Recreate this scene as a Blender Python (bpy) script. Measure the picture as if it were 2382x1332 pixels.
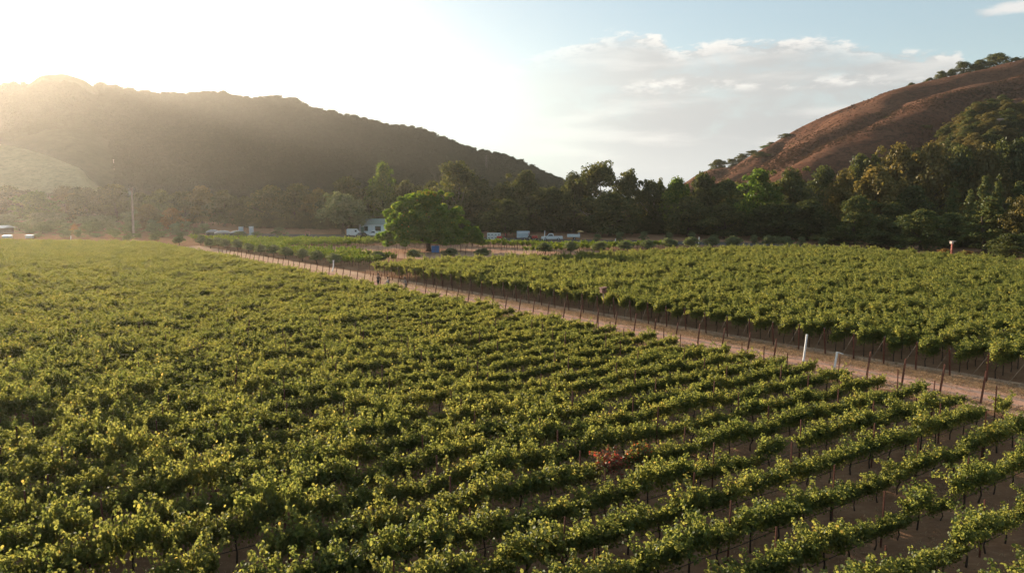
import bpy, bmesh, math, random
import numpy as np
from mathutils import Vector, Matrix

# ------------------------------------------------------------------ start
for o in list(bpy.data.objects):
    bpy.data.objects.remove(o)
SC = bpy.context.scene
COL = SC.collection
R = math.radians
F = 1610.0            # focal length in pixels of the 2382 px wide photograph
CAM_H = 11.4          # height of the drone
PITCH = math.atan(206 / 1610)
SUN_AZ = R(-39.5)     # from +Y towards +X
SUN_EL = R(10.5)

# ------------------------------------------------------------------ camera
cd = bpy.data.cameras.new('camera')
cam = bpy.data.objects.new('camera', cd)
COL.objects.link(cam)
cam.location = (0, 0, CAM_H)
cam.rotation_euler = (math.pi / 2 - PITCH, 0, 0)
cd.sensor_fit = 'HORIZONTAL'
cd.sensor_width = 36
cd.lens = 36 * F / 2382
cd.clip_start = 0.5
cd.clip_end = 12000
SC.camera = cam
SC.render.resolution_x = 1024
SC.render.resolution_y = 572

# ------------------------------------------------------------------ pixel helpers (photo pixels -> the place)
def ray(px, py):
    x = (px - 1191) / F
    y = (666 - py) / F
    return (x, math.cos(PITCH) + y * math.sin(PITCH), -math.sin(PITCH) + y * math.cos(PITCH))

def at(px, py, z=0.0):
    r = ray(px, py)
    t = (z - CAM_H) / r[2]
    return (r[0] * t, r[1] * t)

def zat(y_px, D):
    """height of something seen at row y_px and standing D metres ahead"""
    return CAM_H + D * math.tan(math.atan((666 - y_px) / F) - PITCH)

def xat(px, D, y_px=500):
    d = D * math.cos(PITCH) - (zat(y_px, D) - CAM_H) * math.sin(PITCH)
    return (px - 1191) / F * d

def azel(px, py):
    r = ray(px, py)
    return math.degrees(math.atan2(r[0], r[1])), math.degrees(math.atan2(r[2], math.hypot(r[0], r[1])))

# ------------------------------------------------------------------ node helpers
def new_tree(owner):
    owner.use_nodes = True
    nt = owner.node_tree
    nt.nodes.clear()
    return nt

class N:
    def __init__(s, nt):
        s.nt = nt
    def node(s, typ, **kw):
        n = s.nt.nodes.new(typ)
        for k, v in kw.items():
            setattr(n, k, v)
        return n
    def put(s, sock, v):
        if isinstance(v, bpy.types.NodeSocket):
            s.nt.links.new(v, sock)
        elif v is not None:
            if hasattr(sock.default_value, '__len__') and not hasattr(v, '__len__'):
                v = [v] * len(sock.default_value)
            if hasattr(sock.default_value, '__len__') and len(v) == 3 and len(sock.default_value) == 4:
                v = (*v, 1)
            sock.default_value = v
    def math(s, op, a, b=None, c=None, clamp=False):
        n = s.node('ShaderNodeMath', operation=op, use_clamp=clamp)
        s.put(n.inputs[0], a)
        if b is not None: s.put(n.inputs[1], b)
        if c is not None: s.put(n.inputs[2], c)
        return n.outputs[0]
    def mix(s, fac, a, b, blend='MIX'):
        n = s.node('ShaderNodeMix', data_type='RGBA', blend_type=blend)
        s.put(n.inputs[0], fac); s.put(n.inputs[6], a); s.put(n.inputs[7], b)
        return n.outputs[2]
    def smooth(s, v, a, b, lo=0.0, hi=1.0):
        n = s.node('ShaderNodeMapRange', interpolation_type='SMOOTHSTEP')
        s.put(n.inputs[0], v); s.put(n.inputs[1], a); s.put(n.inputs[2], b); s.put(n.inputs[3], lo); s.put(n.inputs[4], hi)
        return n.outputs[0]
    def noise(s, vec, scale, detail=4, rough=0.55, dist=0.0):
        n = s.node('ShaderNodeTexNoise')
        if vec is not None: s.put(n.inputs['Vector'], vec)
        n.inputs['Scale'].default_value = scale
        n.inputs['Detail'].default_value = detail
        n.inputs['Roughness'].default_value = rough
        n.inputs['Distortion'].default_value = dist
        return n.outputs['Fac']
    def ramp(s, fac, stops, interp='LINEAR'):
        n = s.node('ShaderNodeValToRGB')
        cr = n.color_ramp
        cr.interpolation = interp
        while len(cr.elements) < len(stops):
            cr.elements.new(0.5)
        for e, (p, c) in zip(cr.elements, stops):
            e.position = p
            e.color = (*c, 1) if len(c) == 3 else c
        s.put(n.inputs[0], fac)
        return n.outputs[0]
    def comb(s, x, y, z):
        n = s.node('ShaderNodeCombineXYZ')
        s.put(n.inputs[0], x); s.put(n.inputs[1], y); s.put(n.inputs[2], z)
        return n.outputs[0]

# ------------------------------------------------------------------ world: evening sky with a cloud bank
SKY_STRENGTH = 0.06
EXPO = 1.55
CK = 2.0 ** (1.1 - EXPO)      # keeps the clouds at the same brightness in the picture
W = bpy.data.worlds.new('World')
SC.world = W
nt = new_tree(W)
g = N(nt)
tc = g.node('ShaderNodeTexCoord')
sep = g.node('ShaderNodeSeparateXYZ')
nt.links.new(tc.outputs['Generated'], sep.inputs[0])
sky = g.node('ShaderNodeTexSky', sky_type='NISHITA', sun_disc=False)
sky.sun_elevation = SUN_EL
sky.sun_rotation = SUN_AZ
sky.air_density = 1.0
sky.dust_density = 0.9
sky.ozone_density = 1.2
az = g.math('MULTIPLY', g.math('ARCTAN2', sep.outputs[0], sep.outputs[1]), 180 / math.pi)
el = g.math('MULTIPLY', g.math('ARCSINE', sep.outputs[2]), 180 / math.pi)
# distance from the sun in degrees
sv = (math.sin(SUN_AZ) * math.cos(SUN_EL), math.cos(SUN_AZ) * math.cos(SUN_EL), math.sin(SUN_EL))
dp = g.node('ShaderNodeVectorMath', operation='DOT_PRODUCT')
nt.links.new(tc.outputs['Generated'], dp.inputs[0])
dp.inputs[1].default_value = sv
sund = g.math('MULTIPLY', g.math('ARCCOSINE', g.math('MINIMUM', dp.outputs['Value'], 1.0)), 180 / math.pi)
# cloud coordinates: stretched sideways
cvec = g.comb(g.math('MULTIPLY', az, 0.16), g.math('MULTIPLY', el, 0.42), 3.7)
cn1 = g.noise(cvec, 1.3, 7, 0.58, 0.3)
cn2 = g.noise(g.comb(g.math('MULTIPLY', az, 0.09), g.math('MULTIPLY', el, 0.5), 9.1), 1.0, 6, 0.55)
cn3 = g.noise(cvec, 3.4, 9, 0.62)
top_pts = [(700, 330), (900, 250), (1050, 190), (1180, 150), (1290, 118), (1380, 92), (1450, 78), (1530, 82), (1570, 118), (1620, 108), (1680, 96), (1800, 92),
           (1900, 88), (1990, 104), (2100, 118), (2235, 124), (2275, 190), (2330, 290), (2450, 340)]
stops = []
for q in top_pts:
    a_, e_ = azel(*q)
    stops.append(((a_ + 45) / 90, (e_ / 20,) * 3))
topl = g.ramp(g.math('DIVIDE', g.math('ADD', az, 45), 90), stops)
toplv = g.math('MULTIPLY', topl, 20)
below = g.math('SUBTRACT', toplv, el)                      # degrees below the top line
belown = g.math('ADD', below, g.math('MULTIPLY', g.math('SUBTRACT', cn3, 0.5), 2.6))
bank = g.smooth(belown, -0.15, 0.4)
# patchy middle of the bank, veil low down
body = g.smooth(g.math('ADD', cn1, g.math('MULTIPLY', g.smooth(el, 7.5, 3.0), 0.25)), 0.30, 0.56, 0.55, 1.0)
dens = g.math('MULTIPLY', g.math('MULTIPLY', bank, body), g.smooth(az, -5.0, 13.0, 0.0, 1.0))
rim = g.math('MULTIPLY', g.smooth(belown, 1.7, 0.1), g.smooth(cn3, 0.40, 0.58))
line2 = g.math('ABSOLUTE', g.math('ADD', g.math('SUBTRACT', el, 8.4), g.math('MULTIPLY', g.math('SUBTRACT', cn2, 0.5), 2.5)))
streak = g.math('MULTIPLY', g.smooth(line2, 0.75, 0.0), g.smooth(cn3, 0.44, 0.66))
streak = g.math('MULTIPLY', streak, g.math('MULTIPLY', g.smooth(az, 6.0, 12.0), g.smooth(az, 33.0, 27.0)))
lite = g.math('MAXIMUM', rim, g.math('MULTIPLY', streak, 0.9))
lite = g.math('MAXIMUM', lite, g.math('MULTIPLY', g.smooth(cn2, 0.48, 0.72), 0.55))
# a small cloud high on the right
sm = g.math('ADD', g.math('POWER', g.math('DIVIDE', g.math('SUBTRACT', az, 35.2), 2.7), 2.0),
            g.math('POWER', g.math('DIVIDE', g.math('SUBTRACT', el, 12.1), 0.52), 2.0))
sm = g.smooth(g.math('ADD', sm, g.math('MULTIPLY', g.math('SUBTRACT', cn3, 0.5), 2.4)), 1.0, 0.2, 0, 0.9)
sun_near = g.math('POWER', 2.718, g.math('MULTIPLY', sund, -1 / 14.5))
cl_grey0 = g.mix(g.smooth(el, 6.0, 1.5), (0.235, 0.25, 0.258), (0.30, 0.315, 0.315))
cl_grey = g.mix(sun_near, cl_grey0, (1.6, 1.55, 1.45))
cl_white = g.mix(sun_near, (0.42, 0.415, 0.40), (1.9, 1.8, 1.65))
ccol = g.mix(lite, cl_grey, cl_white)
skyc = g.node('ShaderNodeVectorMath', operation='SCALE')
nt.links.new(sky.outputs[0], skyc.inputs[0])
skyc.inputs['Scale'].default_value = SKY_STRENGTH
ccol_n = g.mix(sm, ccol, (0.42, 0.41, 0.40))
fac = g.math('MAXIMUM', dens, sm)
ccs = g.node('ShaderNodeVectorMath', operation='SCALE')
nt.links.new(ccol_n, ccs.inputs[0])
ccs.inputs['Scale'].default_value = CK
veil = g.node('ShaderNodeVectorMath', operation='SCALE')
veil.inputs[0].default_value = (0.31, 0.40, 0.43)
veil.inputs['Scale'].default_value = CK
skyv = g.mix(g.smooth(el, 11.0, 3.0, 0.35, 0.72), skyc.outputs[0], veil.outputs[0])
final = g.mix(fac, skyv, ccs.outputs[0])
bg = g.node('ShaderNodeBackground')
bg.inputs['Strength'].default_value = 1.0
nt.links.new(final, bg.inputs[0])
out = g.node('ShaderNodeOutputWorld')
nt.links.new(bg.outputs[0], out.inputs[0])

# ------------------------------------------------------------------ sun, exposure
sd = bpy.data.lights.new('sun', 'SUN')
sd.energy = 5.0
sd.angle = R(0.6)
sd.color = (1.0, 0.84, 0.66)
sun = bpy.data.objects.new('sun', sd)
COL.objects.link(sun)
sun.rotation_euler = Vector(sv).to_track_quat('Z', 'Y').to_euler()
SC.view_settings.view_transform = 'Standard'
SC.view_settings.look = 'None'
SC.view_settings.exposure = EXPO
SC.view_settings.gamma = 1.0

SC.render.engine = 'CYCLES'
SC.cycles.max_bounces = 6
SC.cycles.diffuse_bounces = 3
SC.cycles.transmission_bounces = 4
SC.cycles.transparent_max_bounces = 8
SC.cycles.volume_bounces = 0

# ------------------------------------------------------------------ materials
MATS = {}
def flat(name, col, rough=0.6, metal=0.0, spec=0.4, var=0.12, scale=6.0, coord='Object'):
    if name in MATS: return MATS[name]
    m = bpy.data.materials.new(name)
    nt = new_tree(m); g = N(nt)
    t = g.node('ShaderNodeTexCoord')
    n = g.noise(t.outputs[coord], scale, 5, 0.6)
    c = g.mix(g.smooth(n, 0.3, 0.7), tuple(x * (1 - var) for x in col), tuple(min(1, x * (1 + var)) for x in col))
    b = g.node('ShaderNodeBsdfPrincipled')
    nt.links.new(c, b.inputs['Base Color'])
    b.inputs['Roughness'].default_value = rough
    b.inputs['Metallic'].default_value = metal
    b.inputs['Specular IOR Level'].default_value = spec
    o = g.node('ShaderNodeOutputMaterial')
    nt.links.new(b.outputs[0], o.inputs[0])
    MATS[name] = m
    return m

def leafmat(name, cols, trans, gloss=0.05, tmix=0.45, objvar=0.25, rough=0.45):
    """cols: list of (pos, colour) along the per-leaf random number; trans multiplies the light that comes through"""
    if name in MATS: return MATS[name]
    m = bpy.data.materials.new(name)
    nt = new_tree(m); g = N(nt)
    a = g.node('ShaderNodeAttribute', attribute_name='rnd')
    oi = g.node('ShaderNodeObjectInfo')
    f = g.math('ADD', a.outputs['Fac'], g.math('MULTIPLY', g.math('SUBTRACT', oi.outputs['Random'], 0.5), objvar), clamp=True)
    c = g.ramp(f, cols)
    tcol = g.mix(1.0, c, trans, 'MULTIPLY')
    d = g.node('ShaderNodeBsdfDiffuse'); nt.links.new(c, d.inputs[0])
    t = g.node('ShaderNodeBsdfTranslucent'); nt.links.new(tcol, t.inputs[0])
    mx = g.node('ShaderNodeMixShader'); mx.inputs[0].default_value = tmix
    nt.links.new(d.outputs[0], mx.inputs[1]); nt.links.new(t.outputs[0], mx.inputs[2])
    gl = g.node('ShaderNodeBsdfGlossy'); gl.inputs['Roughness'].default_value = rough
    gl.inputs[0].default_value = (0.9, 0.9, 0.85, 1)
    m2 = g.node('ShaderNodeMixShader'); m2.inputs[0].default_value = gloss
    nt.links.new(mx.outputs[0], m2.inputs[1]); nt.links.new(gl.outputs[0], m2.inputs[2])
    o = g.node('ShaderNodeOutputMaterial'); nt.links.new(m2.outputs[0], o.inputs[0])
    MATS[name] = m
    return m

VINE = leafmat('vine_leaf', [(0.0, (0.050, 0.076, 0.022)), (0.55, (0.095, 0.116, 0.034)), (0.9, (0.122, 0.138, 0.038)), (1.0, (0.165, 0.15, 0.045))],
               (3.75, 2.95, 1.95), 0.012, 0.52, 0.35)
YOUNG = leafmat('young_vine_leaf', [(0.0, (0.07, 0.12, 0.02)), (0.7, (0.14, 0.18, 0.035)), (1.0, (0.25, 0.22, 0.05))], (2.4, 2.2, 1.2), 0.01, 0.5, 0.3)
REDV = leafmat('red_vine_leaf', [(0.0, (0.07, 0.10, 0.03)), (0.36, (0.095, 0.095, 0.032)), (0.52, (0.17, 0.05, 0.03)), (0.75, (0.25, 0.032, 0.028)), (1.0, (0.36, 0.10, 0.05))], (2.4, 1.8, 1.3), 0.05, 0.45, 0.1)
OAK = leafmat('oak_leaf', [(0.0, (0.030, 0.042, 0.017)), (0.6, (0.060, 0.075, 0.028)), (1.0, (0.125, 0.125, 0.045))], (2.7, 2.2, 1.1), 0.01, 0.33, 0.3)
BRN = leafmat('tawny_leaf', [(0.0, (0.055, 0.055, 0.02)), (0.6, (0.12, 0.105, 0.038)), (1.0, (0.20, 0.15, 0.055))], (2.2, 1.85, 1.0), 0.01, 0.35, 0.25)
LIME = leafmat('bright_leaf', [(0.0, (0.035, 0.07, 0.014)), (0.6, (0.075, 0.12, 0.02)), (1.0, (0.15, 0.17, 0.035))], (2.3, 2.1, 1.2), 0.01, 0.45, 0.2)
CEDAR = leafmat('conifer_leaf', [(0.0, (0.036, 0.058, 0.022)), (0.6, (0.085, 0.115, 0.038)), (1.0, (0.16, 0.17, 0.055))], (2.3, 1.6, 1.0), 0.01, 0.35, 0.25)
OLIVE = leafmat('olive_leaf', [(0.0, (0.06, 0.082, 0.038)), (0.6, (0.12, 0.145, 0.068)), (1.0, (0.21, 0.22, 0.11))], (2.3, 2.1, 1.2), 0.02, 0.35, 0.25)
RUST = leafmat('orange_leaf', [(0.0, (0.09, 0.065, 0.025)), (0.6, (0.19, 0.11, 0.035)), (1.0, (0.32, 0.18, 0.05))], (2.0, 1.7, 1.0), 0.01, 0.4, 0.2)
SHADE_TREE = leafmat('shade_tree_leaf', [(0.0, (0.045, 0.095, 0.018)), (0.6, (0.085, 0.15, 0.025)), (0.92, (0.18, 0.21, 0.04)), (1.0, (0.32, 0.20, 0.05))], (3.4, 2.7, 1.3), 0.01, 0.42, 0.1)
STRAW = leafmat('straw', [(0.0, (0.20, 0.125, 0.07)), (0.6, (0.36, 0.24, 0.14)), (1.0, (0.50, 0.37, 0.22))], (1.2, 1.1, 1.0), 0.01, 0.3, 0.0)
BARK = flat('bark', (0.075, 0.055, 0.04), 0.9, spec=0.1, var=0.35, scale=3)
PALEBARK = flat('pale_bark', (0.30, 0.25, 0.20), 0.9, spec=0.1, var=0.25, scale=2)
VINEBARK = flat('vine_bark', (0.055, 0.04, 0.03), 0.95, spec=0.1, var=0.4, scale=20)
STEEL = flat('rusty_steel', (0.12, 0.045, 0.028), 0.75, 0.2, 0.3, 0.35, 14)
GALV = flat('galvanised_wire', (0.12, 0.105, 0.09), 0.5, 0.5, 0.4, 0.2, 10)
WHITE = flat('white_paint', (0.60, 0.60, 0.60), 0.45, spec=0.4, var=0.06, scale=2)
WHITETUBE = flat('white_plastic', (0.74, 0.72, 0.70), 0.5, var=0.08, scale=5)
HOSE = flat('black_hose', (0.012, 0.011, 0.010), 0.5, var=0.2)
GLASS = flat('dark_glass', (0.015, 0.02, 0.022), 0.08, spec=0.6, var=0.1)
TYRE = flat('tyre_rubber', (0.015, 0.015, 0.015), 0.85, var=0.2)
RIM = flat('wheel_rim', (0.35, 0.35, 0.36), 0.35, 0.8, var=0.1)

# ------------------------------------------------------------------ mesh helpers
class MB:
    """collects boxes, tubes and sheets; build() links them as ONE mesh object"""
    def __init__(s):
        s.v = []; s.f = []
    def add(s, vs, fs):
        o = len(s.v)
        s.v += [tuple(v) for v in vs]
        s.f += [tuple(i + o for i in f) for f in fs]
        return s
    def box(s, cx, cy, cz, sx, sy, sz, bev=0.0, rz=0.0, taper=1.0):
        bm = bmesh.new()
        bmesh.ops.create_cube(bm, size=1)
        for v in bm.verts:
            k = taper if v.co.z > 0 else 1
            v.co = Vector((v.co.x * sx * k, v.co.y * sy * k, v.co.z * sz))
        if bev:
            bmesh.ops.bevel(bm, geom=bm.edges[:], offset=bev, segments=2, affect='EDGES', profile=0.5)
        bm.verts.ensure_lookup_table(); bm.verts.index_update()
        c, q = math.cos(rz), math.sin(rz)
        s.add([(cx + v.co.x * c - v.co.y * q, cy + v.co.x * q + v.co.y * c, cz + v.co.z) for v in bm.verts], [[v.index for v in f.verts] for f in bm.faces])
        bm.free()
        return s
    def tube(s, pts, radii, n=6, cap=True):
        pts = [Vector(p) for p in pts]
        if not hasattr(radii, '__len__'): radii = [radii] * len(pts)
        base = len(s.v)
        for i, p in enumerate(pts):
            d = (pts[min(i + 1, len(pts) - 1)] - pts[max(i - 1, 0)]).normalized()
            a = d.orthogonal().normalized() if abs(d.z) > 0.9 else d.cross(Vector((0, 0, 1))).normalized()
            if abs(d.z) > 0.9: a = (Vector((1, 0, 0)) - d * d.x).normalized()
            b = d.cross(a)
            for k in range(n):
                t = 2 * math.pi * k / n
                s.v.append(tuple(p + (a * math.cos(t) + b * math.sin(t)) * radii[i]))
        for i in range(len(pts) - 1):
            for k in range(n):
                k2 = (k + 1) % n
                s.f.append((base + i * n + k, base + i * n + k2, base + (i + 1) * n + k2, base + (i + 1) * n + k))
        if cap:
            s.f.append(tuple(base + k for k in range(n))[::-1])
            s.f.append(tuple(base + (len(pts) - 1) * n + k for k in range(n)))
        return s
    def prism(s, prof, y0, y1, inset=0.0):
        """side profile (x,z) drawn across y; inset narrows the upper points"""
        n = len(prof)
        zs = [p[1] for p in prof]; zm, zM = min(zs), max(zs)
        vs = []
        for y, sg in ((y0, 1), (y1, -1)):
            for x, z in prof:
                vs.append((x, y + sg * inset * (z - zm) / (zM - zm + 1e-9), z))
        fs = [tuple(range(n))[::-1], tuple(range(n, 2 * n))]
        for i in range(n):
            j = (i + 1) % n
            fs.append((i, j, n + j, n + i))
        return s.add(vs, fs)
    def lathe(s, prof, cx=0, cy=0, n=20):
        base = len(s.v)
        for r, z in prof:
            for k in range(n):
                t = 2 * math.pi * k / n
                s.v.append((cx + r * math.cos(t), cy + r * math.sin(t), z))
        for i in range(len(prof) - 1):
            for k in range(n):
                k2 = (k + 1) % n
                s.f.append((base + i * n + k, base + i * n + k2, base + (i + 1) * n + k2, base + (i + 1) * n + k))
        return s
    def build(s, name, mat, parent=None, smooth=False):
        me = bpy.data.meshes.new(name)
        me.from_pydata(s.v, [], s.f)
        bm = bmesh.new(); bm.from_mesh(me)
        bmesh.ops.recalc_face_normals(bm, faces=bm.faces[:])
        bm.to_mesh(me); bm.free()
        if smooth:
            me.polygons.foreach_set('use_smooth', [True] * len(me.polygons))
        me.materials.append(mat)
        return link(name, me, parent)

def link(name, data, parent=None):
    o = bpy.data.objects.new(name, data)
    COL.objects.link(o)
    if parent is not None: o.parent = parent
    return o

def fast_mesh(name, V, Q, mat, rnd=None):
    """numpy verts and an array of faces that all have the same number of corners"""
    me = bpy.data.meshes.new(name)
    V = np.asarray(V, np.float32); Q = np.asarray(Q, np.int32)
    k = Q.shape[1]
    me.vertices.add(len(V)); me.vertices.foreach_set('co', V.ravel())
    me.loops.add(Q.size); me.loops.foreach_set('vertex_index', Q.ravel())
    me.polygons.add(len(Q))
    me.polygons.foreach_set('loop_start', np.arange(0, Q.size, k, dtype=np.int32))
    if rnd is not None:
        a = me.attributes.new('rnd', 'FLOAT', 'FACE')
        a.data.foreach_set('value', np.asarray(rnd, np.float32))
    me.materials.append(mat)
    me.update(calc_edges=True)
    me.validate()
    return me

def tag(o, label=None, cat=None, group=None, kind=None):
    if label: o['label'] = label
    if cat: o['category'] = cat
    if group: o['group'] = group
    if kind: o['kind'] = kind
    return o

def thing(name, label, cat, loc=(0, 0, 0), rz=0.0, group=None, scale=None):
    o = bpy.data.objects.new(name, None)
    o.empty_display_size = 0.3
    COL.objects.link(o)
    o.location = loc
    o.rotation_euler = (0, 0, rz)
    if scale is not None: o.scale = scale
    return tag(o, label, cat, group)

def copy_tree(o, parent=None):
    c = o.copy()
    COL.objects.link(c)
    if parent is not None: c.parent = parent
    for ch in list(o.children):
        copy_tree(ch, c)
    return c

# ------------------------------------------------------------------ leaves
def unit(a):
    return a / (np.linalg.norm(a, axis=1, keepdims=True) + 1e-9)

def leaf_cards(P, Nn, size, rng, mode='fold', aspect=1.0):
    """mode 'fold': a rounded leaf of two quads bent along its midrib; 'card': one bent quad of two triangles' worth"""
    n = len(P)
    Nn = unit(Nn)
    t = rng.normal(size=(n, 3))
    T = unit(t - Nn * np.sum(t * Nn, 1, keepdims=True))
    B = np.cross(Nn, T)
    size = np.broadcast_to(size, (n,))[:, None]
    if mode == 'fold':
        lift = rng.uniform(0.08, 0.22, (n, 1)) * size
        def q(u, v, h): return P + T * size * u + B * size * v * aspect + Nn * lift * h
        vs = [q(-0.5, 0, 0), q(-0.32, -0.44, 1), q(0.2, -0.46, 1), q(0.55, 0, -0.6), q(0.2, 0.46, 1), q(-0.32, 0.44, 1)]
        V = np.stack(vs, 1).reshape(-1, 3)
        b = np.arange(n)[:, None] * 6
        Q = np.concatenate([b + np.array([[0, 1, 2, 3]]), b + np.array([[0, 3, 4, 5]])], 1).reshape(-1, 4)
        rep = 2
    else:
        j = lambda: rng.uniform(0.75, 1.25, (n, 1))
        vs = [P - T * size * .5 * j(), P - B * size * .42 * j() * aspect + Nn * size * .12, P + T * size * .5 * j(), P + B * size * .42 * j() * aspect + Nn * size * .12]
        V = np.stack(vs, 1).reshape(-1, 3)
        Q = np.arange(n * 4).reshape(n, 4)
        rep = 1
    return V, Q, rep

# ------------------------------------------------------------------ scatter: one object of many (ground cover, far woods, the far vines)
def scatter(name, pts, rot, scl, idx, sources, label, cat):
    """sources: per prototype a list of objects whose meshes are repeated"""
    n = len(pts)
    me = bpy.data.meshes.new(name)
    me.vertices.add(n)
    me.vertices.foreach_set('co', np.asarray(pts, np.float32).ravel())
    a = me.attributes.new('rot', 'FLOAT_VECTOR', 'POINT'); a.data.foreach_set('vector', np.asarray(rot, np.float32).ravel())
    a = me.attributes.new('scl', 'FLOAT_VECTOR', 'POINT'); a.data.foreach_set('vector', np.asarray(scl, np.float32).ravel())
    a = me.attributes.new('idx', 'INT', 'POINT'); a.data.foreach_set('value', np.asarray(idx, np.int32))
    o = link(name, me)
    tree = bpy.data.node_groups.new(name + '_nodes', 'GeometryNodeTree')
    tree.interface.new_socket('Geometry', in_out='INPUT', socket_type='NodeSocketGeometry')
    tree.interface.new_socket('Geometry', in_out='OUTPUT', socket_type='NodeSocketGeometry')
    nd = tree.nodes; lk = tree.links
    gi = nd.new('NodeGroupInput'); go = nd.new('NodeGroupOutput')
    join = nd.new('GeometryNodeJoinGeometry')
    def named(nm, ty):
        x = nd.new('GeometryNodeInputNamedAttribute'); x.data_type = ty; x.inputs['Name'].default_value = nm
        return [q for q in x.outputs if q.enabled and q.name == 'Attribute'][0]
    r = named('rot', 'FLOAT_VECTOR'); s = named('scl', 'FLOAT_VECTOR'); i = named('idx', 'INT')
    er = nd.new('FunctionNodeEulerToRotation'); lk.new(r, er.inputs[0])
    for k, objs in enumerate(sources):
        cmp_ = nd.new('FunctionNodeCompare'); cmp_.data_type = 'INT'; cmp_.operation = 'EQUAL'
        ii = [q for q in cmp_.inputs if q.enabled]
        lk.new(i, ii[0]); ii[1].default_value = k
        for ob in objs:
            oi = nd.new('GeometryNodeObjectInfo'); oi.transform_space = 'ORIGINAL'
            oi.inputs['Object'].default_value = ob
            oi.inputs['As Instance'].default_value = False
            ip = nd.new('GeometryNodeInstanceOnPoints')
            lk.new(gi.outputs[0], ip.inputs['Points'])
            lk.new(cmp_.outputs[0], ip.inputs['Selection'])
            lk.new(oi.outputs['Geometry'], ip.inputs['Instance'])
            lk.new(er.outputs[0], ip.inputs['Rotation'])
            lk.new(s, ip.inputs['Scale'])
            lk.new(ip.outputs[0], join.inputs[0])
    lk.new(join.outputs[0], go.inputs[0])
    m = o.modifiers.new('scatter', 'NODES'); m.node_group = tree
    return tag(o, label, cat, kind='stuff')

# ------------------------------------------------------------------ layout of the valley floor
U = np.array([-0.652, 0.758])          # along the dirt road, away from the camera
NR = np.array([0.758, 0.652])          # across the road, to the right
S_L, S_R = 44.3, 49.95                # offsets of the two edges of the road
TH = R(32.0)
RD = np.array([math.cos(TH), math.sin(TH)])     # rows of the near block
RN = np.array([-math.sin(TH), math.cos(TH)])

def road_pt(s, t):
    return NR * s + U * t

def soil_mat(name, c1, c2, c3, scale=0.5, bump=0.4, straw=None, straw_amt=0.5):
    m = bpy.data.materials.new(name)
    nt = new_tree(m); g = N(nt)
    t = g.node('ShaderNodeTexCoord')
    P = t.outputs['Object']
    n1 = g.noise(P, scale, 6, 0.6)
    n2 = g.noise(P, scale * 14, 6, 0.7)
    c = g.mix(g.smooth(n1, 0.35, 0.65), c1, c2)
    c = g.mix(g.smooth(n2, 0.52, 0.75, 0, 0.7), c, c3)
    if straw:
        mp = g.node('ShaderNodeMapping'); nt.links.new(P, mp.inputs[0])
        mp.inputs['Rotation'].default_value = (0, 0, R(131)); mp.inputs['Scale'].default_value = (0.35, 1.6, 1)
        n3 = g.noise(mp.outputs[0], 3.2, 8, 0.72)
        c = g.mix(g.math('MULTIPLY', g.smooth(n3, 0.47, 0.66), straw_amt), c, straw)
    b = g.node('ShaderNodeBsdfPrincipled')
    nt.links.new(c, b.inputs['Base Color'])
    b.inputs['Roughness'].default_value = 0.95
    b.inputs['Specular IOR Level'].default_value = 0.0
    bp = g.node('ShaderNodeBump'); bp.inputs['Strength'].default_value = bump; bp.inputs['Distance'].default_value = 0.12
    nt.links.new(g.noise(P, scale * 9, 8, 0.75), bp.inputs['Height'])
    nt.links.new(bp.outputs[0], b.inputs['Normal'])
    o = g.node('ShaderNodeOutputMaterial'); nt.links.new(b.outputs[0], o.inputs[0])
    return m

SOIL = soil_mat('vineyard_soil', (0.19, 0.10, 0.058), (0.26, 0.145, 0.085), (0.36, 0.21, 0.125), 0.4, 0.5, (0.36, 0.24, 0.15), 0.35)
ROAD = soil_mat('packed_dirt', (0.42, 0.23, 0.16), (0.50, 0.28, 0.20), (0.58, 0.36, 0.26), 0.3, 0.25, (0.44, 0.30, 0.20), 0.45)
VERGE = soil_mat('dry_grass_verge', (0.40, 0.25, 0.17), (0.52, 0.34, 0.23), (0.60, 0.43, 0.30), 0.8, 0.5, (0.66, 0.48, 0.32), 0.6)
TAN = soil_mat('bare_tan_soil', (0.36, 0.20, 0.13), (0.45, 0.27, 0.18), (0.50, 0.34, 0.23), 0.12, 0.3, (0.50, 0.36, 0.24), 0.5)
LANE = soil_mat('grey_gravel', (0.09, 0.08, 0.072), (0.12, 0.105, 0.095), (0.15, 0.13, 0.115), 0.2, 0.2)

def sheet(name, pts, mat, z=0.0, kind='structure', label=None):
    m = MB()
    m.add([(p[0], p[1], z) for p in pts], [tuple(range(len(pts)))])
    o = m.build(name, mat)
    if o.data.polygons[0].normal.z < 0:
        o.data.flip_normals()
    o['kind'] = kind
    if label: o['label'] = label
    return o

sheet('ground', [(-1500, -300), (1500, -300), (1500, 1500), (-1500, 1500)], SOIL, 0.0)
def strip(name, s0, s1, t0, t1, mat, z, wob=0.35, seed=1):
    rng = np.random.default_rng(seed)
    n = 60
    A = []; B = []
    for i in range(n + 1):
        t = t0 + (t1 - t0) * i / n
        w = rng.uniform(-wob, wob, 2)
        A.append(road_pt(s0 + w[0], t)); B.append(road_pt(s1 + w[1], t))
    m = MB()
    vs = [(p[0], p[1], z) for p in A] + [(p[0], p[1], z) for p in B]
    m.add(vs, [(i, i + 1, n + 2 + i, n + 1 + i) for i in range(n)])
    o = m.build(name, mat)
    if o.data.polygons[0].normal.z < 0: o.data.flip_normals()
    o['kind'] = 'structure'
    return o
strip('road_verge', S_L - 0.8, S_R + 1.3, -6, 175, VERGE, 0.004, 0.25, 3)
strip('dirt_road', S_L + 0.3, S_L + 3.4, -6, 175, ROAD, 0.008, 0.22, 4)
RUT = soil_mat('worn_wheel_track', (0.27, 0.185, 0.145), (0.34, 0.23, 0.18), (0.42, 0.30, 0.23), 0.9, 0.3)
strip('wheel_track', S_L + 0.95, S_L + 1.40, -6, 175, RUT, 0.012, 0.07, 5)
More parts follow.
